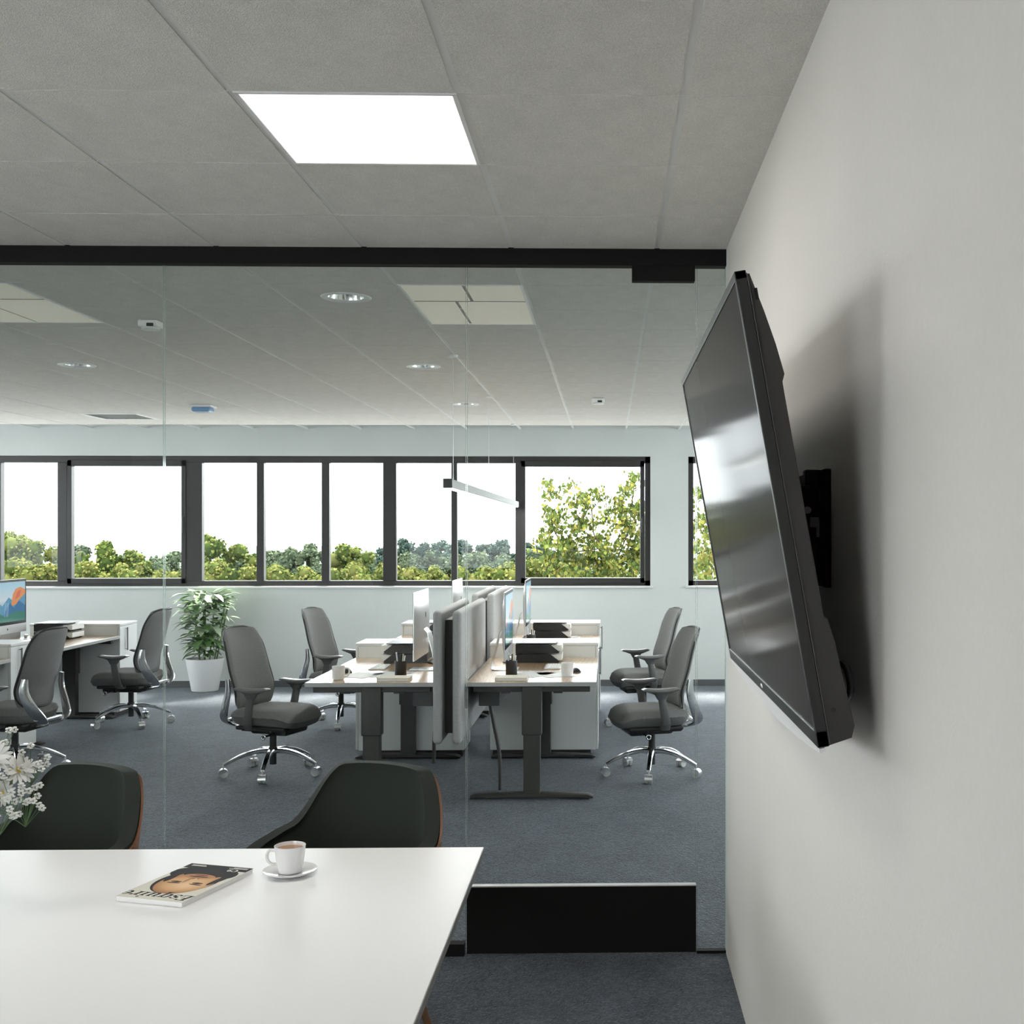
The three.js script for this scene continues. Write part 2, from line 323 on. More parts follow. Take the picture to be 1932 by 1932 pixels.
part('rail_edge', bx(-0.583, 0.362, 0.282, 0.2865, ZG - 0.012, ZG + 0.0205), M.deskEdge, door);
part('patch_fitting', bx(0.097, 0.357, 2.778, 2.8405, ZG - 0.022, ZG + 0.026, 0.002), M.black, door);

// ================================================================ outdoors
struct('added_paving', new THREE.PlaneGeometry(160, 70).rotateX(-Math.PI / 2).translate(0, -15.98, -49), std([0.22, 0.215, 0.21], 0.9, 0, { map: wallMap }), 'added pale paving out of view below the windows, bouncing light onto the office ceiling');  // added unseen, reflects daylight up through the windows to the ceiling
struct('ground', new THREE.PlaneGeometry(1600, 900).rotateX(-Math.PI / 2).translate(0, -16, -470), std([0.03, 0.045, 0.015], 1), 'meadow far below the windows');
{
  // leafy clumps: small bent leaves, instanced, as the foliage of each tree
  const leaf = new THREE.BufferGeometry();
  leaf.setAttribute('position', new THREE.Float32BufferAttribute([0, 0, 0, 0.5, 0.45, 0.12, 0, 1, 0, -0.5, 0.45, 0.12, 0, 0.5, -0.04], 3));
  leaf.setIndex([0, 1, 4, 1, 2, 4, 2, 3, 4, 3, 0, 4]); leaf.computeVertexNormals();
  const clump = new THREE.IcosahedronGeometry(0.5, 0);
  { const p = clump.attributes.position; for (let i = 0; i < p.count; i++) { const x = p.getX(i), y = p.getY(i), z = p.getZ(i), f = 0.75 + 0.35 * Math.sin(x * 9 + 1) * Math.sin(y * 11) + 0.3 * Math.sin(z * 13 + x * 5); p.setXYZ(i, x * f, y * f, z * f); } clump.computeVertexNormals(); }
  const blob = new THREE.IcosahedronGeometry(1, 1);
  const leafMat = std([1, 1, 1], 0.8, 0, { transmission: 0.3, thickness: 0, specularIntensity: 0.2 }), clumpMat = std([1, 1, 1], 1, 0, { specularIntensity: 0 }), bark = std([0.035, 0.028, 0.02], 0.95);
  function foliage(geo, mat, n, place, tint, parent) {
    const im = new THREE.InstancedMesh(geo, mat, n), o = new THREE.Object3D(), c = new THREE.Color();
    for (let i = 0; i < n; i++) { place(o, i); o.updateMatrix(); im.setMatrixAt(i, o.matrix); im.setColorAt(i, c.setRGB(...tint(i))); }
    im.name = 'foliage'; im.userData.kind = 'stuff'; im.castShadow = im.receiveShadow = true; parent.add(im);
    return im;
  }
  const G0 = -16;                                                  // the meadow lies four storeys below
  const BRIGHT = [[-66.8, 1.9, 5.6], [-63.7, 1.1, 5], [-56.3, 1, 5.4], [-53.4, -0.1, 4.8], [-44.8, 1.7, 5.8], [-41.3, 0.5, 5], [-29.7, 0.6, 5.2], [-27.1, -0.3, 4.8], [-70.7, 1.1, 5.4]], GREY = [[-77.5, -0.1, 6.2], [-75, 0.2, 6.4], [-64.5, -1.7, 6], [-61.6, -0.9, 6], [-48.4, -0.6, 5.8], [-45.4, -0.2, 6], [-42.4, 0.2, 3.6], [-40.7, -0.9, 5.4], [-33.9, -1.1, 5.6], [-83.6, -0.1, 6], [-68.8, -1.4, 6], [-52.4, -0.9, 6]], PINE = [[-45.1, -0.9, 6.4], [-41.1, 0.8, 7], [-36.9, 0, 6.6], [-33.3, 0.4, 6.8], [-29.3, 0.6, 7], [-25.5, -0.2, 6.6], [-21.6, 0.4, 7], [-17.3, 0, 6.6], [-13.4, -0.6, 7], [-7.8, -0.9, 7]], BELOW = [[-33.3, -1.5, 6.6], [-29.6, -1.1, 6.8], [-25.5, -1.8, 6.8], [-21.9, -1.3, 6.8], [-17.6, -1.7, 7], [-13.1, -0.9, 6.6], [-8.6, -1.4, 6.6], [-36.3, -2.2, 6.4]], YELLOW = [[-49, -0.3, 4], [-46.2, -0.8, 3.6], [-43.4, -0.6, 4], [-40.4, -0.8, 3.8], [-37.3, -1.3, 3.6], [-35.1, -1.1, 3.8], [-32.3, -0.4, 4], [-29.9, -0.9, 3.6], [-27.7, -0.8, 3.8], [-25.3, -1, 3.6], [-23.1, -1.1, 3.6], [-21.3, -0.7, 3.8], [-18.3, -0.9, 3.8], [-16.5, -1.1, 3.6], [-14.5, -1, 3.8], [-12.4, -1.1, 3.6], [-10.3, -1, 3.8], [-8.3, -0.7, 4], [-6.1, -0.3, 4], [-3.7, -0.7, 3.8], [-0.8, -1.1, 3.8]];
  const M1 = [[-1.12, 2.34, 0.28, 0.37, 1.0], [-1.28, 2.61, 0.13, 0.2, 1.0], [-0.69, 2.53, 0.26, 0.24, 1.0], [-0.36, 2.5, 0.24, 0.26, 1.1], [-0.9, 1.96, 0.44, 0.24, 0.9], [-1.17, 1.79, 0.28, 0.2, 0.9], [-0.41, 1.96, 0.41, 0.26, 0.9], [0.02, 2.14, 0.28, 0.33, 1.0], [0.51, 2.83, 0.2, 0.15, 1.2], [0.43, 2.45, 0.26, 0.28, 1.1], [0.46, 1.96, 0.33, 0.37, 1.3], [-1.12, 1.45, 0.46, 0.2, 1.0], [-0.52, 1.41, 0.52, 0.3, 1.2], [0.18, 1.41, 0.5, 0.35, 1.5], [-0.96, 1.09, 0.37, 0.28, 1.4], [-0.41, 0.93, 0.57, 0.33, 1.7], [0.29, 0.92, 0.52, 0.37, 1.8], [0.89, 2.23, 0.33, 0.65, 1.2], [1.0, 1.36, 0.44, 0.65, 1.5]] , S1 = [[[0.2, 0.71, 0], [0.13, 1.23, 0], [-0.3, 1.63, 0], [-0.9, 1.96, 0.2]], [[0.13, 1.23, 0], [-0.28, 1.66, 0], [-0.33, 2.07, 0], [-0.39, 2.45, 0]], [[-0.09, 1.43, 0], [-0.63, 1.36, 0], [-0.98, 1.47, 0], [-1.5, 1.55, 0]], [[0.15, 1.14, 0], [0.41, 1.79, 0], [0.48, 2.34, 0], [0.54, 2.83, 0]], [[0.2, 0.81, 0], [-0.41, 0.98, 0], [-0.79, 1.25, 0], [-1.12, 1.79, 0]]] ;
  const M2 = [[1.82, 2.29, 0.26, 0.3, 1.1], [1.72, 1.94, 0.22, 0.2, 0.9], [1.97, 1.79, 0.3, 0.22, 1.0], [1.87, 1.49, 0.3, 0.14, 0.7], [1.97, 1.17, 0.34, 0.22, 2.0, 1], [1.82, 0.99, 0.4, 0.2, 1.8], [2.52, 1.79, 0.6, 0.7, 1.0], [1.62, 1.79, 0.14, 0.6, 0.6]] , S2 = [[[2.92, 0.79, 0], [2.72, 1.29, 0], [2.22, 1.49, 0], [1.67, 1.34, 0]], [[2.72, 1.29, 0], [2.32, 1.89, 0], [1.92, 2.29, 0]]] ;
  const kinds = {
    bright: ['bright green broadleaf tree', [[0.045, 0.064, 0.016], [0.085, 0.1, 0.026], [0.028, 0.043, 0.012], [0.1, 0.104, 0.034]]],
    grey: ['grey green tree', [[0.05, 0.066, 0.04], [0.036, 0.05, 0.03], [0.07, 0.085, 0.05]]],
    pine: ['dark blue green pine', [[0.032, 0.048, 0.04], [0.022, 0.036, 0.03], [0.05, 0.07, 0.055]]],
    yellow: ['yellow green bushy tree', [[0.085, 0.092, 0.026], [0.12, 0.115, 0.036], [0.045, 0.06, 0.016], [0.062, 0.08, 0.022]]],
  };
  function tree([x, y, r], z, h, kind, where, size, squash = 1) {
    const t = thing(kind === 'pine' ? 'pine_tree' : 'broadleaf_tree', `${kinds[kind][0]} ${where}`, 'tree', [x, G0, z], 0, `${kind} trees ${where}`);
    const H = y - G0, cols = kinds[kind][1], n = 1300;
    part('trunk', new THREE.CylinderGeometry(0.12, 0.35, H - h * 0.35, 8).translate(0, (H - h * 0.35) / 2, 0), bark, t);
    const lobes = []; for (let k = 0; k < 26; k++) { const v = k ? rnd() : 1, a = rr(0, 6.28), lr = r * rr(0.22, 0.34) * (1 - 0.4 * v), ra = k ? r * Math.sqrt(1 - v * v * 0.95) * rr(0.35, 0.85) : 0; lobes.push([Math.cos(a) * ra, H - h + v * (h - lr), Math.sin(a) * ra, lr]); }
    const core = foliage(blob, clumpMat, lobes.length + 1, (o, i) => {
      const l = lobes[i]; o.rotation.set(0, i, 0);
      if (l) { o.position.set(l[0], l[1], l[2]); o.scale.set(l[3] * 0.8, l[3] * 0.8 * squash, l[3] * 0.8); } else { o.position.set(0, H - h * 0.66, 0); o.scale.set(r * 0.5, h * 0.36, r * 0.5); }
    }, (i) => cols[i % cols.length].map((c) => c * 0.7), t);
    core.name = 'crown';
    foliage(clump, clumpMat, n, (o) => {
      const l = lobes[(rnd() * lobes.length) | 0], d = V(rr(-1, 1), rr(-1, 1), rr(-1, 1)).normalize();
      const q = l[3] * rr(0.8, 1.04); o.position.set(l[0] + d.x * q, l[1] + d.y * q * squash, l[2] + d.z * q); o.rotation.set(rr(0, 6), rr(0, 6), rr(0, 6)); o.scale.setScalar(size * rr(0.5, 1.25));
    }, () => { const c = cols[(rnd() * cols.length) | 0], f = rr(0.7, 1.3); return c.map((v) => v * f); }, t);
  }
  for (const a of BRIGHT) tree(a, -132, 10, 'bright', 'seen through the panes beyond the desks', 0.42);
  for (const a of GREY) tree(a, -168, 11, 'grey', 'behind the bright green trees', 0.5);
  for (const a of PINE) tree(a, -235, 12, 'pine', 'on the ridge behind the desk divider', 0.62, 0.8);
  for (const a of BELOW) tree(a, -195, 11, 'grey', 'standing below the pine ridge', 0.55);
  for (const a of YELLOW) tree(a, -98, 7, 'yellow', 'low in front of the taller trees', 0.32);
  struct('hill', (() => { const g = new THREE.PlaneGeometry(900, 240, 90, 24).rotateX(-Math.PI / 2), p = g.attributes.position; for (let i = 0; i < p.count; i++) p.setY(i, G0 + 14.5 * Math.exp(-((p.getZ(i) / 70) ** 2)) * (0.86 + 0.08 * Math.sin(p.getX(i) * 0.05) + 0.04 * Math.sin(p.getX(i) * 0.21))); g.computeVertexNormals(); return g.translate(0, 0, -360); })(), std([0.03, 0.045, 0.03], 1), 'wooded hill on the horizon');

  // maples close to the right hand windows, built as branches with single leaves
  function maple(label, bx0, z, lobes, sticks, cols, size) {
    const t = thing('maple_tree', label, 'tree', [bx0, G0, z]);
    const loc = ([x, y, dz]) => [x - bx0, y - G0, dz], b0 = loc(sticks[0][0]);
    part('trunk', tube([[0, 0, 0], [b0[0] * 0.2, b0[1] * 0.5, 0.2], [b0[0] * 0.6, b0[1] * 0.8, 0.1], b0], 0.08, 20, 8), bark, t);
    for (const st of sticks) part('branch', tube(st.map(loc), 0.016, 16, 6), bark, t);
    const w = [], twigs = []; lobes.forEach((l, i) => {
      const n = Math.round(l[2] * l[3] * l[4] * 2700), tw = []; for (let k = 0; k < 4 + n / 30; k++) { const a = rr(0, 6.28), q = Math.sqrt(rnd()); tw.push([l[0] + Math.cos(a) * q * l[2], l[1] + Math.sin(a) * q * l[3], rr(-0.8, 0.8)]); }
      twigs.push(tw); for (let k = 0; k < n; k++) w.push(i);
    });
    foliage(leaf, leafMat, w.length, (o, i) => {
      const tw = twigs[w[i]], c = tw[(rnd() * tw.length) | 0], [x, y, dz] = loc(c);
      o.position.set(x + rr(-0.11, 0.11), y + rr(-0.08, 0.08), dz + rr(-0.12, 0.12)); o.rotation.set(rr(-1.2, 0.9), rr(-2, 2), rr(0, 6)); o.scale.setScalar(size * rr(0.6, 1.2));
    }, (i) => { const c = cols[(rnd() * (lobes[w[i]][5] ? 2 : cols.length)) | 0], f = rr(0.6, 1.3); return c.map((v) => v * f); }, t);
  }
  const cols = [[0.19, 0.185, 0.035], [0.17, 0.15, 0.03], [0.05, 0.08, 0.016], [0.07, 0.1, 0.018], [0.035, 0.055, 0.01], [0.11, 0.13, 0.025], [0.06, 0.085, 0.014]];
  maple('maple with sparse yellow green leaves close outside the wide window', 0.9, -24, M1, S1, cols, 0.1);
  maple('maple with yellow autumn leaves outside the window beside the television', 3.4, -22, M2, S2, cols, 0.095);
}

// ================================================================ ceiling fittings
function ceilingPanel(x, z, lit, label, w = 0.575, d = 0.59) {
  const t = thing('ceiling_light', label, 'ceiling light', [x, CE, z], 0, lit ? 'lit ceiling panels of the meeting room' : 'dim panels partly imitating a reflection in the glass');
  part('frame', [bx(-w / 2 - 0.008, w / 2 + 0.008, -0.002, 0.03, -d / 2 - 0.006, -d / 2 + 0.004), bx(-w / 2 - 0.008, w / 2 + 0.008, -0.002, 0.03, d / 2 - 0.004, d / 2 + 0.006), bx(-w / 2 - 0.008, -w / 2 + 0.004, -0.002, 0.03, -d / 2, d / 2), bx(w / 2 - 0.004, w / 2 + 0.008, -0.002, 0.03, -d / 2, d / 2)], M.white, t);
  if (lit) {
    part('diffuser', bx(-w / 2, w / 2, 0.001, 0.02, -d / 2, d / 2), std([0.9, 0.9, 0.9], 0.6, 0, { emissive: C(1, 0.98, 0.95), emissiveIntensity: 1.1 }), t);
    const l = new THREE.RectAreaLight(C(1, 0.97, 0.92), 15, w, d); l.position.set(0, -0.004, 0); l.rotation.x = -Math.PI / 2; t.add(l);
  } else {  // built in place of the meeting room panel reflected in the glass
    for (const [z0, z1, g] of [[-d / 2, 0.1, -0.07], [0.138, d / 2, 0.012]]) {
      part('diffuser', bx(-w / 2, g - 0.009, 0.0, 0.02, z0, z1), M.reflectedDiffuser, t); part('diffuser', bx(g + 0.009, w / 2, 0.0, 0.02, z0, z1), M.reflectedDiffuser, t);
      part('reflection_gap', bx(g - 0.009, g + 0.009, 0.004, 0.02, z0, z1), M.plasticGrey, t);  // bars copy the glass joint gap seen in the reflection
    }
    part('reflection_gap', bx(-w / 2, w / 2, 0.004, 0.02, 0.1, 0.138), M.plasticGrey, t);
  }
  return t;
}
ceilingPanel(-0.7, Z0 + P / 2, true, 'bright white square ceiling light panel above the table');
ceilingPanel(-3.1, Z0 + P / 2, true, 'bright ceiling light panel over the far end of the meeting table');
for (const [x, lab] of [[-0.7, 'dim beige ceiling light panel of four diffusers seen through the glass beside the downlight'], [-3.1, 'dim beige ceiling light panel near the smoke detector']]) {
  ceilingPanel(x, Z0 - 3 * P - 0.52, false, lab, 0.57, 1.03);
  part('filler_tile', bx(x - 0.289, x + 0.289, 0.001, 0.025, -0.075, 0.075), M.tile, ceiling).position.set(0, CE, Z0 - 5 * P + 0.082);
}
{ // recessed downlights
  const t = thing('downlight', 'recessed round downlight with chrome reflector next to the beige panel imitating a reflection', 'downlight', [-1.3, CE, Z0 - 3.5 * P], 0, 'recessed downlights in the office ceiling');
  part('trim_ring', lathe([[0.092, 0.004], [0.094, -0.004], [0.118, -0.006], [0.124, 0.0], [0.118, 0.003]], 40), M.white, t);
  part('reflector', lathe([[0.094, -0.002], [0.088, 0.03], [0.07, 0.075], [0.045, 0.1]], 32), M.chrome, t);
  part('lamp', lathe([[0.0001, 0.085], [0.04, 0.085], [0.05, 0.1], [0.05, 0.12], [0.0001, 0.12]], 24), M.chairDark, t);
  dup(t, [-1.3, CE, Z0 - 7.5 * P], 0, 'recessed round downlight left of the pendant lamp cable');
  dup(t, [-1.3, CE, Z0 - 11.5 * P], 0, 'small far downlight just above the window wall by the pendant cables');
  dup(t, [-3.7, CE, Z0 - 7.5 * P], 0, 'recessed round downlight between smoke detector and air vent');
  const sd = thing('smoke_detector', 'white box shaped detector hanging under the ceiling near the glass joint', 'smoke detector', [-2.52, CE, -6.5]);
  part('housing', [bx(-0.055, 0.055, -0.04, 0, -0.05, 0.05, 0.012), cyl(0.05, 0.045, 0.012, 0, -0.05, 0, 24)], M.white, sd);
  part('sensor', bx(-0.004, 0.034, -0.038, -0.02, 0.046, 0.053, 0.003), M.trayBlack, sd);
  dup(sd, [-0.09, CE, -10.18], 0, 'small white detector with dark sensor under the ceiling above the far chairs');
  const ex = thing('ceiling_sensor', 'small blue rectangular unit under the ceiling above the potted plant', 'sensor', [-3.72, CE, -10.82]);
  part('housing', bx(-0.1, 0.1, -0.02, 0, -0.09, 0.09, 0.006), M.white, ex);
  part('lens', bx(-0.085, 0.085, -0.062, -0.018, -0.075, 0.075, 0.02), M.blueLens, ex, 'blue lens');
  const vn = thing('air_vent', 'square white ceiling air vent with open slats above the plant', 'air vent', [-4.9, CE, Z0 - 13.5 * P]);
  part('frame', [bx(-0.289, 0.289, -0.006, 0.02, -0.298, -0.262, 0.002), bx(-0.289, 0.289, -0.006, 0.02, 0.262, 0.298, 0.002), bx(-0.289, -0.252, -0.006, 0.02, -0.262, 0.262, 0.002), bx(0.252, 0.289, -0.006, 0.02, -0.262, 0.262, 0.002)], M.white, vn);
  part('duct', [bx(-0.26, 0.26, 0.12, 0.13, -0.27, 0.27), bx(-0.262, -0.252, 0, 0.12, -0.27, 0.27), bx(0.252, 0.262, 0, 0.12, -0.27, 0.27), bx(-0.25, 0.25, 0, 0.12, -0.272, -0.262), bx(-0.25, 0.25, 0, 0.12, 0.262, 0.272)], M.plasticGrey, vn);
  for (let k = 0; k < 8; k++) { const s = part('slat', bx(-0.25, 0.25, -0.002, 0.002, -0.03, 0.03), M.deskEdge, vn); s.position.set(0, 0.025, -0.235 + k * 0.067); s.rotation.x = 0.95; }  // slats greyed to stand in for the dark gaps between them
}
{ // pendant lamp above the desk dividers
  const t = thing('pendant_lamp', 'long slim linear pendant lamp hung on thin cables above the desk dividers', 'lamp', [-1.02, 2.02, -10.2]);
  part('housing', [bx(-0.028, 0.028, 0.006, 0.062, -2.75, 2.75, 0.003)], M.pendantBody, t);
  part('end_cap', bx(-0.029, 0.029, 0.004, 0.064, 2.75, 2.76), M.deskLeg, t); part('end_cap', bx(-0.029, 0.029, 0.004, 0.064, -2.76, -2.75), M.deskLeg, t);
  part('diffuser', bx(-0.024, 0.024, 0, 0.007, -2.74, 2.74, 0.002), std([0.9, 0.9, 0.9], 0.5, 0, { emissive: C(1, 0.98, 0.95), emissiveIntensity: 1.6 }), t, 'glowing white diffuser');
  for (const z of [2.49, 0.2, -2.4]) { part('cable', bar([0, 0.06, z], [0, CE - 2.02, z], 0.0016, 6), M.alu, t); part('canopy', cyl(0.03, 0.03, 0.014, 0, CE - 2.02 - 0.014, z, 20), M.white, t); }
  const l = new THREE.RectAreaLight(C(1, 0.97, 0.93), 45, 0.048, 5.48); l.rotation.x = -Math.PI / 2; l.position.y = -0.004; t.add(l);
}

// ================================================================ office furniture
// --- desks (x across, the long side along z); right hand column has its outer edge at larger x
const CX = -1.02;                                                  // middle of a desk group
function makeDesk(label, x, z, side) {                              // side +1: outer edge towards +x
  const t = thing('office_desk', label, 'desk', [x, 0, z], side > 0 ? 0 : Math.PI, 'oak topped office desks');
  part('desktop', bx(-0.42, 0.42, 0.742, 0.77, -0.755, 0.755, 0.002), M.oak, t, 'glossy oak top');
  part('edge_band', [bx(-0.4215, 0.4215, 0.743, 0.7685, 0.7552, 0.7568), bx(-0.4215, 0.4215, 0.743, 0.7685, -0.7568, -0.7552), bx(0.4202, 0.4216, 0.743, 0.7685, -0.755, 0.755), bx(-0.4216, -0.4202, 0.743, 0.7685, -0.755, 0.755)], M.deskEdge, t);
  part('beam', [bx(-0.2, -0.14, 0.69, 0.742, -0.7, 0.7, 0.004), bx(0.14, 0.2, 0.69, 0.742, -0.7, 0.7, 0.004), bx(-0.38, 0.38, 0.7, 0.742, 0.66, 0.71, 0.004), bx(-0.38, 0.38, 0.7, 0.742, -0.71, -0.66, 0.004)], M.deskLeg, t);
  for (const s of [1, -1]) {
    const zz = s * 0.69;
    const lg = part('leg', [bx(-0.065, 0.065, 0.42, 0.74, zz - 0.045, zz + 0.045, 0.008), bx(-0.055, 0.055, 0.03, 0.46, zz - 0.037, zz + 0.037, 0.006)], M.deskLeg, t);
    part('foot', strip([[-0.4, 0.014, zz], [-0.36, 0.022, zz], [0, 0.028, zz], [0.36, 0.022, zz], [0.4, 0.014, zz]], 0.085, [0.014, 0.026, 0.034, 0.026, 0.014], [0, 0, 1]), M.deskLeg, lg);
  }
  part('cable_tray', [bx(-0.36, -0.24, 0.58, 0.588, -0.5, 0.5), bx(-0.368, -0.36, 0.58, 0.68, -0.5, 0.5), bx(-0.24, -0.232, 0.58, 0.68, -0.5, 0.5), bx(-0.36, -0.24, 0.58, 0.742, 0.5, 0.506), bx(-0.36, -0.24, 0.58, 0.742, -0.506, -0.5)], M.plasticGrey, t);
  part('cable_spine', strip(smooth([[-0.3, 0.6, 0.45], [-0.27, 0.45, 0.46], [-0.235, 0.25, 0.46], [-0.23, 0.012, 0.46]], 16), 0.05, 0.022, [0, 0, 1]), M.deskLeg, t);
  return t;
}
const dR = CX + 0.52, dL = CX - 0.52, Z1 = -8.355, Z2 = -10.36, LX = -4.52;
makeDesk('oak desk with pen cup and mug, short end facing the glass door', dR, Z1, 1);
makeDesk('oak desk with black letter tray beside the window wall and far right chair', dR, Z2, 1);
makeDesk('oak desk with white keyboard and mug beside the grey swivel chair', dL, Z1, -1);
makeDesk('oak desk beyond the storage cabinet on the side of the plant', dL, Z2, -1);
makeDesk('oak desk behind the vase of daisies', dR + LX, Z1, 1);
makeDesk('oak desk under the colourful monitor at the far group', dR + LX, Z2, 1);

// --- storage cabinets at the ends of the desks
function makeCabinet(label, x, z, side) {
  const t = thing('storage_cabinet', label, 'cabinet', [x, 0, z], side > 0 ? 0 : Math.PI, 'low storage cabinets at the desk ends');
  part('body', [bx(-0.42, 0.4, 0.05, 0.86, -0.2, 0.2, 0.003)], M.cabinet, t);
  part('top', bx(-0.422, 0.422, 0.861, 0.882, -0.203, 0.203, 0.003), M.cabinetDoor, t);
  part('plinth', bx(-0.4, 0.36, 0, 0.05, -0.18, 0.18), M.deskLeg, t);
  const d = part('door', bx(0.402, 0.42, 0.055, 0.855, -0.199, 0.199, 0.002), M.cabinetDoor, t);
  part('handle', [bx(0.42, 0.434, 0.63, 0.636, 0.06, 0.075), bx(0.42, 0.434, 0.824, 0.83, 0.06, 0.075), bx(0.434, 0.442, 0.62, 0.84, 0.058, 0.077, 0.003)], M.plasticGrey, d);
  return t;
}
makeCabinet('low cabinet between the two desks on the door side', dR, Z1 - 0.96, 1);
makeCabinet('low cabinet against the far desk under the window on the door side', dR, Z2 - 0.965, 1);
makeCabinet('low grey cabinet between the two desks on the plant side', dL, Z1 - 0.96, -1);
makeCabinet('low grey cabinet behind the far desk on the plant side', dL, Z2 - 0.965, -1);
makeCabinet('white cabinet partly hidden behind the daisies and swivel chair', dR + LX, Z1 - 0.96, 1);
makeCabinet('white cabinet with vertical handle beside the chair near the plant', dR + LX, Z2 - 0.965, 1);

// --- padded divider screens between the desks
function makeDivider(label, x, z) {
  const t = thing('desk_divider', label, 'divider', [x, 0, z], 0, 'padded grey desk divider screens');
  part('pad', bx(-0.029, 0.029, 0.4, 1.247, -0.745, 0.745, 0.028), M.divider, t);
  for (const z of [0.53, -0.53]) part('clamp', bx(-0.012, 0.012, 0.6, 0.74, z - 0.03, z + 0.03, 0.003).translate(x > -1.02 + (x < -3 ? LX : 0) ? 0.035 : -0.035, 0, 0), M.deskLeg, t);
  return t;
}
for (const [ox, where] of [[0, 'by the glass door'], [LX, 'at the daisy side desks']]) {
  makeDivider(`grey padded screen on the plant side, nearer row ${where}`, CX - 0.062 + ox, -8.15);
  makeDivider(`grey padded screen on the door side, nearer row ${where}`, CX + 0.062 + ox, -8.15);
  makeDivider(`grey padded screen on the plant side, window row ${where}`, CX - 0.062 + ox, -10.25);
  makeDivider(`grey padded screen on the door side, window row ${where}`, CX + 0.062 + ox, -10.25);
  for (const z of [-8.15, -10.25]) { const s = single('divider_gap_fill', bx(-0.03, 0.03, 0.45, 1.18, -0.6, 0.6), M.dividerGap, `dark filler in the gap between the padded screens ${z < -9 ? 'window row' : 'nearer row'} ${where}`, 'divider', [CX + ox, 0, z]); }  // dark box fills what is only a dark gap between the screens
}

// --- monitors
const wallpaper = (() => {
  const c = document.createElement('canvas'); c.width = 512; c.height = 288; const g = c.getContext('2d');
  const s = g.createLinearGradient(0, 0, 0, 288); s.addColorStop(0, '#a9d3ea'); s.addColorStop(0.45, '#d6e3ea'); s.addColorStop(1, '#3b7f86'); g.fillStyle = s; g.fillRect(0, 0, 512, 288);
  const poly = (col, pts) => { g.fillStyle = col; g.beginPath(); pts.forEach(([x, y], i) => (i ? g.lineTo(x, y) : g.moveTo(x, y))); g.closePath(); g.fill(); };
  poly('#5f9cc0', [[0, 200], [90, 130], [180, 170], [270, 110], [360, 150], [512, 90], [512, 288], [0, 288]]);
  poly('#e8935a', [[300, 180], [330, 90], [370, 52], [440, 40], [512, 60], [512, 92], [430, 130], [380, 165]]);
  poly('#e06a4f', [[360, 130], [400, 70], [450, 60], [430, 110]]);
  poly('#e79a72', [[40, 190], [80, 120], [120, 150], [100, 200]]);
  poly('#3c76a8', [[200, 230], [290, 150], [340, 190], [420, 140], [512, 180], [512, 288], [200, 288]]);
  poly('#3d8173', [[0, 230], [120, 215], [220, 250], [360, 215], [512, 225], [512, 288], [0, 288]]);
  g.strokeStyle = '#d7ecf6'; g.lineWidth = 4; for (const x of [225, 250, 268]) { g.beginPath(); g.moveTo(x, 150); g.lineTo(x - 12, 250); g.stroke(); }
  const t = new THREE.CanvasTexture(c); t.colorSpace = THREE.SRGBColorSpace; return t;
})();
M.screenOn = new THREE.MeshPhysicalMaterial({ color: 0x000000, roughness: 0.15, emissive: 0xffffff, emissiveMap: wallpaper, emissiveIntensity: 0.75 });
function makeMonitor(label, x, z, turn) {                           // local: screen faces +x
  const t = thing('monitor', label, 'monitor', [x, 0.77, z], turn, 'slim silver desktop computers with widescreen displays');
  const W = 0.325;
  part('housing', body((u, v) => [0.012, 0.325 + 0.235 * v, -W * u], (u, v) => [0.012 - 0.006 - 0.03 * (1 - u ** 4) * (1 - Math.abs(v) ** 3), 0.325 + 0.235 * v, -W * u], 14, 10), M.silver, t);
  part('bezel', bx(0.0125, 0.0145, 0.165, 0.558, -W + 0.002, W - 0.002), M.bezel, t);
  const sc = part('screen', new THREE.PlaneGeometry(0.606, 0.345).rotateY(Math.PI / 2).translate(0.0155, 0.365, 0), M.screenOn, t);
  part('chin', bx(0.0125, 0.0145, 0.092, 0.164, -W + 0.002, W - 0.002), M.silver, t);
  part('logo_mark', [new THREE.SphereGeometry(0.011, 12, 8).scale(0.1, 1, 1).translate(0.0148, 0.128, 0)], M.plasticGrey, t);
  part('back_mark', [new THREE.SphereGeometry(0.022, 12, 8).scale(0.1, 1, 0.85).translate(-0.0235, 0.39, 0)], M.plasticGrey, t);
  part('stand', strip([[-0.015, 0.3, 0], [-0.05, 0.26, 0], [-0.11, 0.02, 0], [-0.1, 0.007, 0], [-0.04, 0.004, 0], [0.08, 0.004, 0]], [0.16, 0.18, 0.19, 0.19, 0.19, 0.19], [0.008, 0.008, 0.008, 0.008, 0.007, 0.006], [0, 0, 1]), M.silver, t);
  return t;
}
makeMonitor('silver monitor with its bright screen side on, nearer desk by the glass door', CX + 0.3, -8.33, 0);
makeMonitor('silver monitor showing a thin slice of screen, far desk under the window', CX + 0.3, -10.33, 0);
makeMonitor('back of a silver monitor above the keyboard and pen cup', CX - 0.3, -8.33, Math.PI);
makeMonitor('back of a silver monitor rising over the far padded screen', CX - 0.3, -10.33, Math.PI);
makeMonitor('monitor with an orange and blue mountain picture on its screen', CX + 0.3 + LX, -10.3, 0);

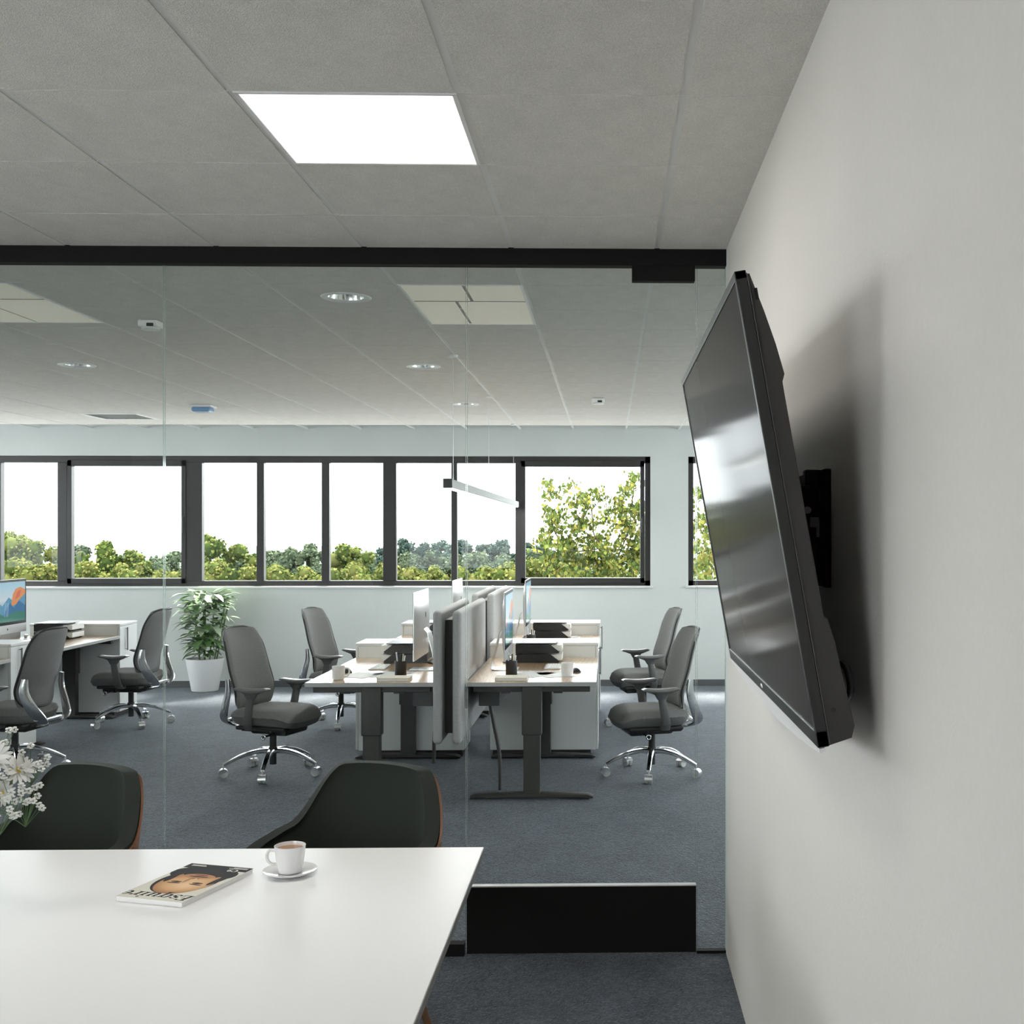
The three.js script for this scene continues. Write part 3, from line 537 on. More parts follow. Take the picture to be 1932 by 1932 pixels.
// --- swivel chairs (local: facing +z)
function makeOfficeChair() {
  const t = thing('office_chair', '', 'chair', [0, 0, 0], 0, 'grey swivel chairs of the office');
  const rim = (a, p) => Math.pow(Math.max(0, 1 - Math.abs(a) ** p), 0.42);
  const sw = (v) => 0.255 - 0.02 * v * v;
  const seatC = (u, v) => [sw(v) * u * (1 - 0.1 * v ** 8), 0.43 - (v > 0.45 ? 0.11 * (v - 0.45) ** 2 : 0) + 0.012 * u * u, 0.03 + 0.262 * v * (1 - 0.1 * u ** 6)];
  part('seat', body((u, v) => { const c = seatC(u, v); return [c[0], c[1] + 0.062 * rim(u, 5) * rim(v, 6), c[2]]; }, (u, v) => { const c = seatC(u, v); return [c[0] * (1 - 0.06 * rim(u, 6)), c[1] - 0.075 * rim(u, 6) * rim(v, 6), c[2]]; }, 22, 22), M.chairFabric, t);
  part('seat_pan', bx(-0.2, 0.2, 0.34, 0.37, -0.18, 0.22, 0.014), M.chairDark, t);
  const bw = (v) => 0.205 + 0.03 * (1 - ((v + 0.25) / 1.25) ** 2), bz = (v) => -0.215 + 0.03 * Math.exp(-(((v + 0.55) / 0.4) ** 2)) - 0.075 * (v + 1) / 2 - 0.05 * Math.max(0, v) ** 2;
  const backC = (u, v) => [bw(v) * u * (1 - 0.12 * Math.abs(v) ** 9), 0.765 + 0.285 * v * (1 - 0.05 * u ** 6), bz(v) + 0.055 * u * u];
  part('backrest', body((u, v) => { const c = backC(u, v); return [c[0], c[1], c[2] + 0.026 * rim(u, 6) * rim(v, 8)]; }, (u, v) => { const c = backC(u, v); return [c[0], c[1], c[2] - 0.02 * rim(u, 8) * rim(v, 8)]; }, 20, 26), M.chairFabric, t);
  const rimPts = []; for (let k = 0; k <= 40; k++) { const a = k / 40 * Math.PI * 2, e = 0.35, u = Math.sign(Math.cos(a)) * Math.abs(Math.cos(a)) ** e, v = Math.sign(Math.sin(a)) * Math.abs(Math.sin(a)) ** e; const c = backC(u, v); rimPts.push([c[0], c[1], c[2] - 0.004]); }
  part('back_rim', tube(rimPts.slice(0, 40), 0.0085, 90, 8, true), M.chairDark, t, 'black edging');
  part('back_frame', [...[-1, 1].map((s) => strip(smooth([[s * 0.222, 0.7, -0.222], [s * 0.226, 0.6, -0.218], [s * 0.2, 0.48, -0.262], [s * 0.15, 0.395, -0.3], [s * 0.09, 0.358, -0.27], [s * 0.05, 0.345, -0.15]], 22), [...Array(23)].map((_, i) => 0.045 + 0.035 * Math.sin(i / 22 * Math.PI)), 0.02, [s * 0.5, 0, 1])), bx(-0.12, 0.12, 0.375, 0.405, -0.305, -0.275, 0.01)], M.chrome, t, 'polished metal back support');
  for (const s of [-1, 1]) {
    const post = part('armrest_post', [strip([[s * 0.17, 0.36, -0.03], [s * 0.25, 0.365, -0.03], [s * 0.278, 0.4, -0.025], [s * 0.285, 0.5, -0.005], [s * 0.285, 0.61, 0.015]], [0.06, 0.06, 0.062, 0.056, 0.05], [0.028, 0.028, 0.03, 0.028, 0.026], [0, 0, 1]), strip([[s * 0.285, 0.575, 0.01], [s * 0.283, 0.61, 0.01], [s * 0.28, 0.63, 0.01]], [0.06, 0.1, 0.2], [0.03, 0.04, 0.06], [0, 0, 1])], M.plasticGrey, t);
    part('armrest_pad', body((u, v) => [s * 0.278 + 0.044 * u * (1 - 0.25 * v * v), 0.636 + 0.014 * rim(u, 4) * rim(v, 6) + 0.012 * v * v, 0.015 + 0.135 * v], (u, v) => [s * 0.278 + 0.044 * u * (1 - 0.25 * v * v), 0.634 - 0.012 * rim(u, 4) * rim(v, 6) + 0.012 * v * v, 0.015 + 0.135 * v], 10, 16), M.armPad, post);
  }
  part('mechanism', [bx(-0.085, 0.085, 0.295, 0.36, -0.14, 0.13, 0.025), bx(-0.11, 0.11, 0.315, 0.36, -0.2, -0.1, 0.015), bx(-0.14, 0.14, 0.3, 0.345, 0.06, 0.2, 0.02)], M.chairDark, t);
  part('lever', [bar([0.1, 0.318, 0.1], [0.262, 0.312, 0.1], 0.008, 10), bar([-0.1, 0.318, 0.1], [-0.262, 0.312, 0.1], 0.008, 10)], M.chairDark, t);
  for (const s of [-1, 1]) part('tension_knob', new THREE.TorusGeometry(0.015, 0.006, 8, 20).rotateY(Math.PI / 2).translate(s * 0.266, 0.312, 0.1), M.chrome, t, 'chrome ring');
  part('gas_column', [cyl(0.024, 0.024, 0.24, 0, 0.07, 0, 20), cyl(0.019, 0.019, 0.1, 0, 0.22, 0, 20), cyl(0.036, 0.03, 0.04, 0, 0.155, 0, 24)], M.chairDark, t);
  const base = new THREE.Group(); base.name = 'base'; t.add(base);
  const arm = strip(smooth([[0, 0.168, 0.02], [0, 0.17, 0.1], [0, 0.15, 0.2], [0, 0.112, 0.29], [0, 0.088, 0.338]], 14), [...Array(15)].map((_, i) => 0.048 - 0.022 * i / 14), [...Array(15)].map((_, i) => 0.034 - 0.016 * i / 14), [1, 0, 0]);
  const wheel = join([new THREE.CylinderGeometry(0.031, 0.031, 0.02, 20).rotateZ(Math.PI / 2).translate(0.0145, 0.031, 0.34), new THREE.CylinderGeometry(0.031, 0.031, 0.02, 20).rotateZ(Math.PI / 2).translate(-0.0145, 0.031, 0.34), bar([0, 0.03, 0.34], [0, 0.09, 0.338], 0.006)]);
  const hood = new THREE.CylinderGeometry(0.0345, 0.0345, 0.054, 20, 1, false, -0.6, 2.8).rotateZ(Math.PI / 2).rotateX(-0.5).translate(0, 0.029, 0.34);
  for (let k = 0; k < 5; k++) {
    const a = k * Math.PI * 2 / 5;
    for (const [n, g, m] of [['base_arm', arm, M.chrome], ['caster', wheel, M.caster], ['caster_hood', hood, M.alu]]) { const p = part(n, g, m, base); p.rotation.y = a; }
  }
  return t;
}
const chair0 = makeOfficeChair();
[[-2.42, -8.5, 72, 4, 'grey swivel chair at the desk with the keyboard, facing away from the plant'],
  [-2.43, -10.69, 76, 8, 'grey swivel chair half hidden behind the desk with the keyboard'],
  [0.313, -8.43, -76, -6, 'grey swivel chair with full wheelbase in view, closest to the glass door'],
  [0.323, -10.63, -78, 0, 'grey swivel chair under the window, behind the chair by the glass door'],
  [-4.34, -10.74, -96, 36, 'grey swivel chair seen from behind beside the white cabinet and plant'],
  [-4.33, -8.64, -97, 30, 'grey swivel chair seen from behind, next to the vase of daisies']].forEach(([x, z, turn, baseTurn, label], i) => {
  const o = i ? dup(chair0, [x, 0, z], turn * DEG, label) : chair0;
  o.position.set(x, 0, z); o.rotation.y = turn * DEG; o.userData.label = label;
  o.children.find((c) => c.name === 'base').rotation.y = (baseTurn - turn) * DEG;
});

// --- things on the desks (offsets from the middle line of the group; side mirrors them)
function penCup(x, z, label) {
  const t = thing('pen_cup', label, 'pen holder', [x, 0.771, z], 0, 'black pen cups on the desks');
  part('cup', lathe([[0.0001, 0.003], [0.036, 0.003], [0.037, 0.1], [0.039, 0.1], [0.039, 0], [0.0001, 0]], 24), M.trayBlack, t);
  for (let k = 0; k < 5; k++) { const a = k * 1.3, m = [M.paper, M.trayBlack, M.silver, M.trayBlack, M.paperCream][k]; part('pen', bar([0.012 * Math.cos(a), 0.006, 0.012 * Math.sin(a)], [0.03 * Math.cos(a), 0.135 + 0.012 * (k % 3), 0.03 * Math.sin(a)], 0.0045, 8), m, t); }
}
function mug(x, z, turn, label) {
  const t = thing('mug', label, 'mug', [x, 0.771, z], turn, 'white mugs on the desks');
  part('bowl', lathe([[0.0001, 0], [0.034, 0], [0.04, 0.006], [0.043, 0.09], [0.0405, 0.09], [0.038, 0.01], [0.0001, 0.008]], 28), M.porcelain, t);
  part('handle', tube([[0.04, 0.075, 0], [0.066, 0.07, 0], [0.07, 0.045, 0], [0.058, 0.022, 0], [0.039, 0.02, 0]], 0.006, 20, 8), M.porcelain, t);
}
function letterTray(x, z, side, label) {
  const t = thing('letter_tray', label, 'letter tray', [x, 0.771, z], side > 0 ? 0 : Math.PI, 'black stacked letter trays');
  for (let k = 0; k < 2; k++) {
    const y = k * 0.07, side2 = (zz) => { const sh = new THREE.Shape([[-0.17, 0], [0.135, 0], [0.15, 0.014], [0.085, 0.064], [-0.17, 0.066]].map((p) => new THREE.Vector2(...p))); return new THREE.ExtrudeGeometry(sh, { depth: 0.004, bevelEnabled: false }).translate(0, y, zz); };
    part('tray', [bx(-0.17, 0.15, y, y + 0.005, -0.125, 0.125), side2(-0.129), side2(0.125), bx(-0.172, -0.168, y, y + 0.066, -0.125, 0.125)], M.trayBlack, t);
    part('paper_stack', bx(-0.13, 0.172, y + 0.016, y + 0.06, -0.12, 0.12), M.paper, t);
  }
  part('lid', bx(-0.17, 0.13, 0.14, 0.146, -0.127, 0.127), M.trayBlack, t);
}
function keyboard(x, z, label) {
  const t = thing('keyboard', label, 'keyboard', [x, 0.771, z], 0, 'white desk keyboards');
  part('case', bx(-0.058, 0.058, 0, 0.008, -0.14, 0.14, 0.003), M.silver, t);
  const kg = bx(-0.0075, 0.0075, 0.008, 0.0115, -0.0085, 0.0085, 0.001), keys = [];
  for (let i = 0; i < 5; i++) for (let j = 0; j < 13; j++) keys.push(kg.clone().translate(-0.038 + i * 0.019, 0, -0.125 + j * 0.0208));
  part('keys', keys, M.paper, t);
}
const mouse = (x, z, label) => single('computer_mouse', body((u, v) => [0.03 * u, 0.004 + 0.026 * Math.pow(Math.max(0, 1 - u * u), 0.5) * Math.pow(Math.max(0, 1 - v * v), 0.5), 0.05 * v * (1 - 0.1 * u * u)], (u, v) => [0.03 * u, 0.001, 0.05 * v * (1 - 0.1 * u * u)], 10, 12), M.trayBlack, label, 'mouse', [x, 0.771, z], 0.3, 'black computer mice');
function notebook(x, z, w, d, h, mat, label, turn = 0) {
  const t = thing('notebook', label, 'notebook', [x, 0.771, z], turn, 'notebooks lying on the desks');
  part('pages', bx(-w / 2 + 0.003, w / 2 - 0.003, 0.002, h - 0.002, -d / 2 + 0.003, d / 2 - 0.003), M.paper, t);
  part('cover', [bx(-w / 2, w / 2, h - 0.002, h, -d / 2, d / 2), bx(-w / 2, w / 2, 0, 0.002, -d / 2, d / 2), bx(-w / 2, -w / 2 + 0.002, 0, h, -d / 2, d / 2)], mat, t);
}
const sheet = (x, z, turn, label) => single('paper_sheet', bx(-0.105, 0.105, 0, 0.0012, -0.148, 0.148), M.paper, label, 'paper', [x, 0.771, z], turn, 'loose paper sheets on the desks');
const headset = (x, z, label) => { const t = thing('stapler', label, 'stapler', [x, 0.771, z], 0.5, 'black staplers on the desks'); part('base', bx(-0.018, 0.018, 0, 0.008, -0.07, 0.07, 0.003), M.trayBlack, t); part('arm', strip([[0, 0.018, -0.068], [0, 0.035, -0.02], [0, 0.045, 0.04], [0, 0.044, 0.068]], [0.026, 0.03, 0.032, 0.03], 0.018, [1, 0, 0]), M.silver, t); };
const sets = [[0, 1, Z1, 'nearer door side desk'], [0, 1, Z2, 'far door side desk'], [0, -1, Z1, 'nearer plant side desk'], [0, -1, Z2, 'far plant side desk'], [LX, 1, Z2, 'desk with the mountain picture monitor']];
for (const [ox, s, zc, where] of sets) {
  const X = (dx) => CX + ox + s * dx, Zz = (dz) => zc + dz, near = zc === Z1;
  penCup(X(s > 0 ? 0.36 : 0.39), Zz(0.385), `black cup of pens on the ${where}`);
  mug(X(s > 0 ? 0.74 : 0.76), Zz(s > 0 ? 0.44 : 0.6), s > 0 ? 1.2 : 0.4, `white mug on the ${where}`);
  letterTray(X(0.5), Zz(-0.5), s, `black two tier letter tray with paper on the ${where}`);
  keyboard(X(0.62), Zz(-0.08), `flat white keyboard on the ${where}`);
  mouse(X(0.79), Zz(0.2), `black mouse on the ${where}`);
  notebook(X(0.385), Zz(0.63), 0.21, 0.15, 0.022, M.paperCream, `cream covered thick notebook on the ${where}`);
  sheet(X(0.66), Zz(0.36), 0.3 * s, `white paper sheet beside the mug on the ${where}`);
  sheet(X(0.5), Zz(0.34), -0.5, `white paper sheet beside the pen cup on the ${where}`);
  headset(X(0.28), Zz(-0.33), `silver and black stapler on the ${where}`);
}

// --- potted plant
{
  const t = thing('potted_plant', 'bushy green plant in a tapered white pot by the window wall', 'plant', [-4.44, 0, -12.98]);
  part('pot', lathe([[0.0001, 0], [0.135, 0], [0.142, 0.01], [0.2, 0.345], [0.205, 0.355], [0.2, 0.36], [0.188, 0.355], [0.186, 0.31], [0.0001, 0.31]], 40), M.pot, t);
  part('soil', cyl(0.185, 0.186, 0.014, 0, 0.308, 0, 30), M.soil, t);
  const stemM = std([0.12, 0.2, 0.06], 0.6), leafMs = [[0.16, 0.3, 0.1], [0.3, 0.44, 0.22], [0.5, 0.6, 0.42], [0.1, 0.22, 0.06]].map((c) => std(c, 0.35, 0, { side: THREE.DoubleSide, transmission: 0.25, thickness: 0 }));
  const lg = [0, 1].map((b) => body((u, v) => { const w = 0.17 * Math.pow(Math.max(0, 1 - v * v), 0.75) * (1 - 0.25 * v), q = (v + 1) / 2; return [w * u, 0.06 * w * 4 * u * u - (b ? 0.55 : 0.3) * q * q + 0.004, q]; }, (u, v) => { const w = 0.17 * Math.pow(Math.max(0, 1 - v * v), 0.75) * (1 - 0.25 * v), q = (v + 1) / 2; return [w * u, 0.06 * w * 4 * u * u - (b ? 0.55 : 0.3) * q * q - 0.004, q]; }, 2, 5));
  for (let k = 0; k < 9; k++) { const a = k * 2.4, r = 0.06 * (k % 3), top = 0.75 + 0.05 * (k % 4); part('stem', tube([[r * Math.cos(a), 0.31, r * Math.sin(a)], [r * 1.4 * Math.cos(a), 0.55, r * 1.4 * Math.sin(a)], [r * 2.2 * Math.cos(a), top + 0.2, r * 2.2 * Math.sin(a)]], 0.008, 10, 6), stemM, t); }
  for (let k = 0; k < 298; k++) {
    const y = 0.36 + 0.72 * Math.pow(rnd(), 0.72), q = (y - 0.36) / 0.72, R = (0.13 + 0.2 * q) * (q > 0.88 ? 0.8 : 1), a = rr(0, 6.28), r = R * rr(0.25, 0.8), m = part('leaf', lg[k % 2], leafMs[(rnd() * 4) | 0], t);
    m.position.set(r * Math.cos(a), y, Math.max(-0.1, r * Math.sin(a))); m.rotation.set(rr(-0.75, 0.15), Math.PI / 2 - a + rr(-0.5, 0.5), 0, 'YXZ'); const sz = rr(0.12, 0.2); m.scale.set(sz * 1.25, sz, sz);
    if (m.position.z < -0.08) m.rotation.y = rr(-1.4, 1.4);
  }
}

// ================================================================ meeting room
// --- television on its tilting wall bracket (local x: towards the wall, y: up the screen, z: along the wall)
{
  const t = thing('television', 'large black flat television tilted down on the wall bracket', 'television', [0.2947, 1.7795, -2.79]);
  t.rotation.z = 10.04 * DEG;
  const Wz = 0.74, Hy = 0.426;
  part('bezel', [bx(0, 0.021, Hy - 0.016, Hy, -Wz, Wz, 0.002), bx(0, 0.021, -Hy, -Hy + 0.03, -Wz, Wz, 0.002), bx(0, 0.021, -Hy, Hy, -Wz, -Wz + 0.014, 0.002), bx(0, 0.021, -Hy, Hy, Wz - 0.014, Wz, 0.002)], M.tvBody, t);
  part('screen', bx(0.0025, 0.012, -Hy + 0.029, Hy - 0.015, -Wz + 0.013, Wz - 0.013), M.tvScreen, t, 'dark glossy screen');
  part('inner_trim', [bx(0.0005, 0.003, -Hy + 0.0285, -Hy + 0.0305, -Wz + 0.012, Wz - 0.012)], M.silver, t);
  part('logo_mark', new THREE.SphereGeometry(0.012, 16, 8).scale(0.12, 0.45, 1.5).translate(-0.0002, -Hy + 0.014, 0), M.white, t, 'small white oval badge');
  const prof = new THREE.Shape([[0.021, 0.418], [0.026, 0.418], [0.04, 0.35], [0.05, 0.29], [0.056, 0.235], [0.05, 0.222], [0.05, -0.2], [0.056, -0.206], [0.062, -0.25], [0.07, -0.4], [0.062, -0.418], [0.021, -0.424]].map((p) => new THREE.Vector2(...p)));
  part('rear_casing', new THREE.ExtrudeGeometry(prof, { depth: 1.462, bevelEnabled: true, bevelThickness: 0.004, bevelSize: 0.002, bevelSegments: 2 }).translate(0, 0, -0.731), M.tvBack, t);
  const lower = new THREE.Shape([[0.05, -0.2], [0.062, -0.215], [0.082, -0.3], [0.088, -0.39], [0.07, -0.408], [0.05, -0.41]].map((p) => new THREE.Vector2(...p)));
  part('speaker_housing', new THREE.ExtrudeGeometry(lower, { depth: 1.1, bevelEnabled: true, bevelThickness: 0.004, bevelSize: 0.002, bevelSegments: 2 }).translate(0, 0, -0.55), M.tvBody, t);
  part('carry_handle', tube([[0.082, -0.3, 0.6], [0.092, -0.31, 0.64], [0.09, -0.35, 0.655], [0.084, -0.37, 0.62]], 0.007, 16, 8), M.tvBody, t);
  part('side_edge', bx(0.0212, 0.0226, -0.422, 0.42, Wz - 0.004, Wz + 0.0008), M.plasticGrey, t);
  part('cable_port', bx(0.03, 0.036, 0.372, 0.392, 0.7352, 0.7362), M.bezel, t);
  part('screw', cyl(0.004, 0.004, 0.003, 0, 0, 0, 12).rotateX(Math.PI / 2).translate(0.04, -0.365, 0.735), M.bezel, t);
  // pale curved lip under the lower edge
  const lip = body((u, v) => [0.002 + 0.0 * v, -Hy - 0.001 - (v + 1) * 0.5 * (0.008 + 0.03 * (1 - u * u)), -Wz * u], (u, v) => [0.012, -Hy - 0.001 - (v + 1) * 0.5 * (0.006 + 0.026 * (1 - u * u)), -Wz * u], 40, 2);
  part('lower_lip', lip, M.white, t, 'pale curved lip');
}
{
  const t = thing('wall_bracket', 'black steel tilting bracket between the wall and the television', 'bracket', [XW, 1.74, -2.8]);
  part('wall_plate', bx(-0.016, 0, -0.12, 0.14, -0.24, 0.26, 0.003), M.black, t);
  for (const z of [0.2, -0.2]) {
    part('tilt_arm', [bx(-0.092, -0.02, -0.095, 0.105, z - 0.018, z + 0.018, 0.004), bx(-0.05, -0.014, 0.095, 0.14, z - 0.016, z + 0.016, 0.004), bx(-0.04, -0.014, -0.11, -0.08, z - 0.016, z + 0.016, 0.004)], M.black, t);
    for (const y of [0.05, -0.05]) part('bolt', bar([-0.045, y, z + 0.018], [-0.045, y, z + 0.024], 0.008, 12), M.plasticGrey, t);
    part('hook', [bx(-0.04, -0.02, 0.012, 0.034, z + 0.018, z + 0.023, 0.003), bx(-0.026, -0.018, -0.01, 0.03, z + 0.018, z + 0.023, 0.003)], M.plasticGrey, t);
  }
}
// --- table
{
  const t = thing('meeting_table', 'white meeting table with dark edge holding the cup and magazine', 'table', [-1.75, 0, -2.99]);
  part('tabletop', bx(-1.3, 1.357, 0.728, 0.75, -0.703, 0.7, 0.002), M.tableTop, t);
  part('edge_band', [bx(1.357, 1.3595, 0.7285, 0.7485, -0.703, 0.7), bx(-1.3, 1.357, 0.7285, 0.7485, -0.7055, -0.703), bx(-1.3, 1.357, 0.7285, 0.7485, 0.7, 0.7025)], M.tableEdge, t);
  for (const x of [-1.1, 1.1]) for (const z of [-0.5, 0.5]) part('leg', bx(x - 0.03, x + 0.03, 0, 0.728, z - 0.03, z + 0.03, 0.004), M.deskLeg, t);
}
// --- tub chairs (local: facing +z)
function makeTubChair() {
  const t = thing('tub_chair', '', 'chair', [0, 0, 0], 0, 'dark green tub chairs along the meeting table');
  const A = 118 * DEG, ss = (a, b, x) => { const q = Math.min(1, Math.max(0, (x - a) / (b - a))); return q * q * (3 - 2 * q); };
  const topY = (u) => { const a = Math.abs(u) * 118; return 0.9 - 0.01 * Math.min(1, a / 34) ** 2 - 0.205 * ss(27, 72, a) - 0.06 * ss(66, 118, a); };
  const wall = (u, v, off) => {
    const a = u * A, q = (v + 1) / 2, y = 0.38 + (topY(u) - 0.38) * q, lean = 1 + 0.2 * q * (1 - 0.35 * Math.abs(Math.sin(a))), R = 0.255 * lean + off, e = 0.8;
    const sx = Math.sign(Math.sin(a)) * Math.abs(Math.sin(a)) ** e, cz = -Math.sign(Math.cos(a)) * Math.abs(Math.cos(a)) ** e;
    return [sx * R * 1.12, y, cz * R];
  };
  part('upholstery', body((u, v) => wall(u, v, 0.012 * Math.pow(Math.max(0, 1 - v ** 8), 0.5) - 0.022 - 0.01), (u, v) => wall(u, v, 0.012), 60, 18), M.green, t, 'dark green fabric');
  part('outer_shell', body((u, v) => { const p = wall(u, v, 0.0135); p[1] = Math.max(0.36, p[1] - 0.012); return p; }, (u, v) => { const p = wall(u, v, 0.021); p[1] = Math.max(0.36, p[1] - 0.012); return p; }, 60, 12), M.leather, t, 'brown leather back');
  part('seat', body((u, v) => { const r = Math.sqrt(Math.max(u * u, v * v)), k = Math.max(Math.abs(u), Math.abs(v)) / Math.max(1e-6, Math.hypot(u, v)); return [0.26 * u * (k * 0.5 + 0.5), 0.45 + 0.03 * (1 - r ** 6), 0.04 + 0.27 * v * (k * 0.5 + 0.5)]; }, (u, v) => { const k = Math.max(Math.abs(u), Math.abs(v)) / Math.max(1e-6, Math.hypot(u, v)); return [0.26 * u * (k * 0.5 + 0.5), 0.37, 0.04 + 0.27 * v * (k * 0.5 + 0.5)]; }, 20, 20), M.green, t);
  for (const [x, z] of [[-0.2, 0.22], [0.2, 0.22], [-0.17, -0.19], [0.17, -0.19]]) part('leg', bar([x * 0.8, 0.38, z * 0.8], [x * 1.25, 0, z * 1.25], 0.014, 12), M.woodLeg, t);
  return t;
}
const tub = makeTubChair();
tub.userData.label = 'dark green tub chair behind the coffee cup'; tub.position.set(-0.93, 0, -4.02); tub.rotation.y = -26 * DEG;
dup(tub, [-1.965, 0, -4.02], -26 * DEG, 'dark green tub chair behind the magazine, next to the daisies');

// --- coffee cup and saucer
{
  const s = single('saucer', lathe([[0.0001, 0], [0.038, 0], [0.042, 0.003], [0.066, 0.008], [0.077, 0.014], [0.0765, 0.0165], [0.064, 0.011], [0.04, 0.007], [0.0001, 0.006]], 48), M.porcelain, 'white saucer under the coffee cup on the table', 'saucer', [-0.922, 0.75, -3.41]);
  const t = thing('coffee_cup', 'white cup of milky coffee on a saucer', 'cup', [-0.922, 0.757, -3.41], 14 * DEG);
  part('bowl', lathe([[0.0001, 0], [0.03, 0], [0.033, 0.002], [0.037, 0.02], [0.0445, 0.078], [0.0425, 0.079], [0.035, 0.02], [0.03, 0.006], [0.0001, 0.005]], 48), M.porcelain, t);
  part('coffee', cyl(0.0405, 0.0408, 0.002, 0, 0.066, 0, 40), M.coffee, t, 'milky brown coffee');
  part('handle', tube([[-0.042, 0.066, 0], [-0.058, 0.066, 0], [-0.064, 0.048, 0], [-0.055, 0.03, 0], [-0.038, 0.026, 0]], 0.0042, 24, 8), M.porcelain, t);
}
// --- magazine
{
  const c = document.createElement('canvas'); c.width = 416; c.height = 640; const g = c.getContext('2d');
  g.fillStyle = '#d9d6c8'; g.fillRect(0, 0, 416, 640);
  const ell = (col, x, y, rx, ry, rot = 0) => { g.fillStyle = col; g.beginPath(); g.ellipse(x, y, rx, ry, rot, 0, Math.PI * 2); g.fill(); };
  g.fillStyle = '#1a191d'; g.fillRect(0, 560, 416, 80); ell('#1a181b', 215, 480, 205, 130); ell('#201d20', 210, 330, 176, 225);
  const sk = g.createRadialGradient(170, 260, 20, 200, 320, 230); sk.addColorStop(0, '#e6c49a'); sk.addColorStop(0.5, '#cfa272'); sk.addColorStop(1, '#8a5c3c'); g.fillStyle = sk; g.beginPath(); g.ellipse(200, 310, 160, 205, 0, 0, Math.PI * 2); g.fill();
  ell('#241c19', 205, 468, 130, 62); ell('#b98560', 205, 425, 100, 42); ell('#7d4a3e', 205, 446, 44, 10); ell('#2a1f19', 205, 418, 62, 9);
  ell('#33241c', 132, 286, 42, 8, 0.08); ell('#33241c', 272, 286, 42, 8, -0.08); ell('#5e4433', 134, 310, 34, 13); ell('#5e4433', 270, 310, 34, 13); ell('#15100e', 136, 310, 12, 9); ell('#15100e', 268, 310, 12, 9);
  ell('#9a6c4a', 205, 384, 30, 13); ell('#dcb68a', 196, 345, 13, 46); ell('#b07f57', 226, 345, 10, 46); ell('#241c19', 52, 400, 22, 110, 0.12); ell('#241c19', 352, 400, 22, 110, -0.12);
  g.fillStyle = '#111'; g.font = 'italic bold 112px serif'; g.textAlign = 'center'; g.fillText('Esquire', 208, 108);
  g.fillStyle = '#e9e6dc'; g.font = 'bold 56px serif'; g.fillText('C9', 90, 590); g.fillRect(20, 604, 120, 8); g.fillRect(20, 618, 96, 7); g.fillRect(290, 600, 100, 8); g.fillRect(300, 615, 90, 7);
  const map = new THREE.CanvasTexture(c); map.colorSpace = THREE.SRGBColorSpace;
  const t = thing('magazine', 'glossy magazine with a face on its cover lying upside down on the table', 'magazine', [-1.177, 0.751, -3.297], 0);
  t.rotation.y = -Math.atan2(0.094, 0.31);
  part('pages', bx(-0.102, 0.102, 0.0005, 0.0125, -0.16, 0.16), M.paper, t);
  const cover = new THREE.PlaneGeometry(0.208, 0.324).rotateX(-Math.PI / 2).rotateY(Math.PI).translate(0, 0.0134, 0);
  part('cover', bx(-0.104, 0.104, 0.0126, 0.0132, -0.162, 0.162), M.paper, t);
  part('cover_print', cover, new THREE.MeshPhysicalMaterial({ map, roughness: 0.6, specularIntensity: 0.3 }), t);
  part('back_cover', bx(-0.104, 0.104, 0, 0.0006, -0.162, 0.162), M.paper, t);
}
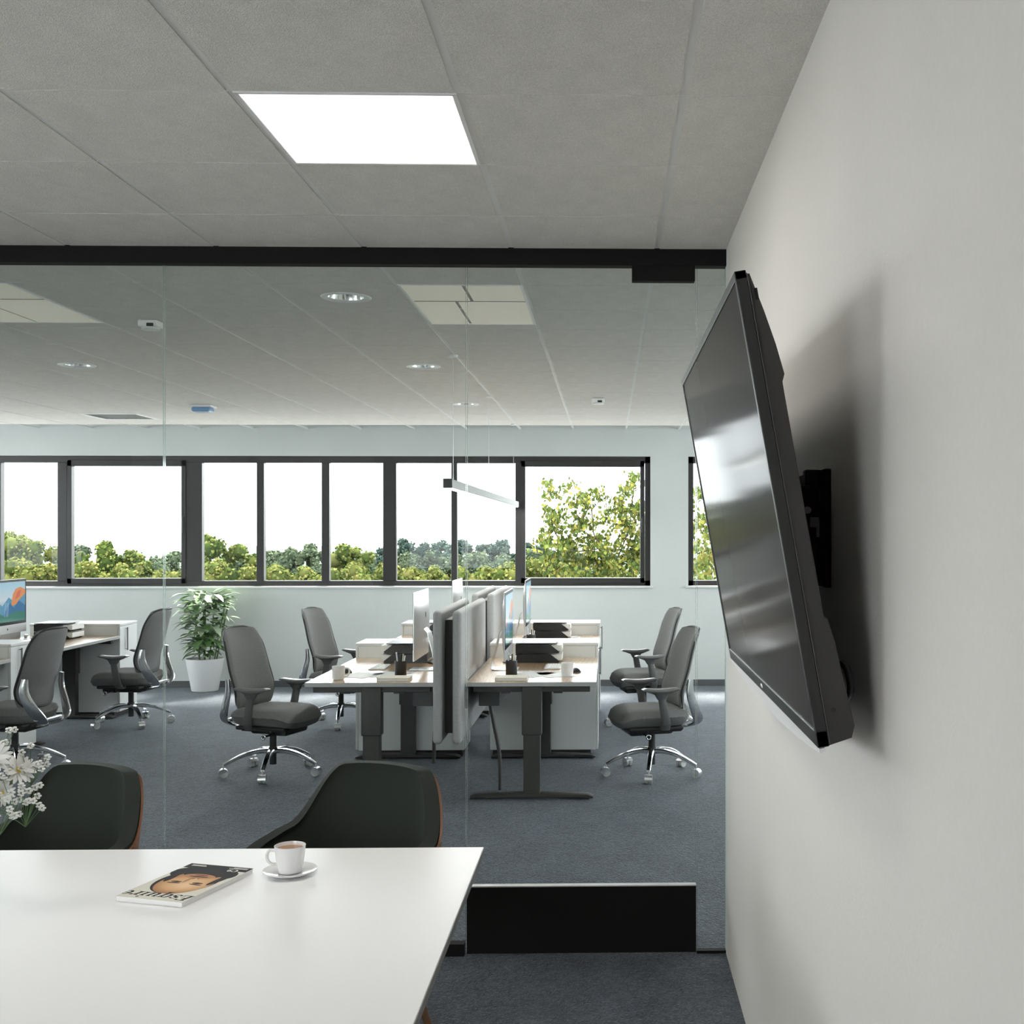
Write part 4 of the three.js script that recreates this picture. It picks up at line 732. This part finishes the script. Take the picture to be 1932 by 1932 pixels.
// --- daisies in a glass vase
{
  const vx = -1.77, vz = -3.22, y0 = 0.75, sx = -0.025;
  const v = thing('glass_vase', 'clear glass vase holding the white daisies on the table', 'vase', [vx, y0, vz]);
  part('bowl', lathe([[0.0001, 0], [0.05, 0], [0.062, 0.02], [0.068, 0.1], [0.056, 0.19], [0.06, 0.235]], 40), std([0.9, 0.96, 0.94], 0.02, 0, { transmission: 1, thickness: 0, ior: 1.5, side: THREE.DoubleSide }), v);
  const petalG = body((u, w) => { const q = (w + 1) / 2, b = 0.0068 * Math.pow(Math.max(0, Math.sin(Math.PI * (0.12 + 0.83 * q))), 0.6); return [b * u, 0.004 * Math.sin(q * 3) + 0.0004 + 0.0015 * u * u, 0.006 + 0.042 * q]; }, (u, w) => { const q = (w + 1) / 2, b = 0.0068 * Math.pow(Math.max(0, Math.sin(Math.PI * (0.12 + 0.83 * q))), 0.6); return [b * u, 0.004 * Math.sin(q * 3) - 0.0004 + 0.0015 * u * u, 0.006 + 0.042 * q]; }, 2, 6);
  const petalM = std([0.85, 0.85, 0.82], 0.6, 0, { transmission: 0.2, thickness: 0 }), eye = std([0.72, 0.5, 0.04], 0.8), stemM = std([0.07, 0.14, 0.04], 0.6);
  for (const [x, y, z, rx, rz, sc, where] of [[-1.632, 1.13, -3.19, 1.05, -0.25, 1.05, 'facing the chairs with open petals at the top'], [-1.652, 1.065, -3.15, 1.15, 0.2, 1.0, 'with a yellow eye below the topmost bloom'], [-1.6, 1.085, -3.26, 0.8, -0.75, 0.95, 'turned towards the table edge'], [-1.69, 1.15, -3.24, 0.7, 0.3, 0.95, 'high up at the back of the bunch'], [-1.76, 1.1, -3.18, 0.9, 0.5, 1, 'on the far side of the vase'], [-1.615, 1.035, -3.2, 1.4, -0.5, 0.75, 'drooping low over the vase rim']]) {
    const t = thing('daisy', `white daisy ${where}`, 'flower', [x + sx, y, z], 0, 'white daisies in the vase');
    const head = new THREE.Group(); head.name = 'bloom'; head.rotation.set(rx, 0, rz); head.scale.setScalar(sc); t.add(head);
    for (let k = 0; k < 19; k++) { const p = part('petal', petalG, petalM, head); p.rotation.y = k / 19 * Math.PI * 2; p.position.y = 0.0015 * (k % 2); p.rotation.x = -0.12 - 0.12 * (k % 3); p.rotation.order = 'YXZ'; }
    part('eye', new THREE.SphereGeometry(0.0105, 16, 10).scale(1, 0.55, 1).translate(0, 0.003, 0), eye, head, 'yellow centre');
    part('stem', tube([[0, -0.002, -0.004], [(vx - x - sx) * 0.25, -(y - y0 - 0.2) * 0.45, (vz - z) * 0.5 - 0.01], [(vx - x - sx) * 0.65, -(y - y0 - 0.21), (vz - z) * 0.8], [(vx - x - sx) * 0.85, -(y - y0 - 0.03), (vz - z) * 0.9]], 0.0024, 20, 6), stemM, t);
  }
  const sprays = ['between the two lower daisies', 'hanging over the vase rim', 'rising behind the topmost daisy', 'at the front below the daisies', 'on the inner side of the bunch', 'beside the daisy turned to the table edge', 'reaching out lowest towards the magazine'];
  for (const [j, [x, y, z]] of [[-1.58, 1.05, -3.2], [-1.6, 1.0, -3.16], [-1.66, 1.16, -3.28], [-1.64, 0.985, -3.14], [-1.7, 1.02, -3.1], [-1.575, 1.11, -3.28], [-1.57, 1.005, -3.24]].entries()) {   // sprays of tiny blossoms
    const t = thing('blossom_spray', `spray of tiny white blossoms ${sprays[j]}`, 'flower', [x + sx, y, z], 0, 'sprays of tiny white blossoms in the vase');
    const twigs = [], bl = [], cups = new THREE.IcosahedronGeometry(0.0055, 1);
    for (let k = 0; k < 11; k++) { const p = [rr(-0.042, 0.042), rr(-0.035, 0.045), rr(-0.042, 0.042)]; twigs.push(bar([0, -0.07, 0], p, 0.0008, 5)); for (let q = 0; q < 5; q++) { const a = q * 1.2566; bl.push(cups.clone().scale(0.9, 0.6, 0.9).translate(p[0] + 0.0062 * Math.cos(a), p[1] + 0.0062 * Math.sin(a), p[2])); } }
    part('blossoms', bl, petalM, t); part('twigs', [...twigs, tube([[0, -0.07, 0], [(vx - x - sx) * 0.4, -(y - y0 - 0.22) * 0.8, (vz - z) * 0.5], [(vx - x - sx) * 0.8, -(y - y0 - 0.05), (vz - z) * 0.85]], 0.0014, 10, 5)], stemM, t);
  }
}
renderer.render(scene, camera);
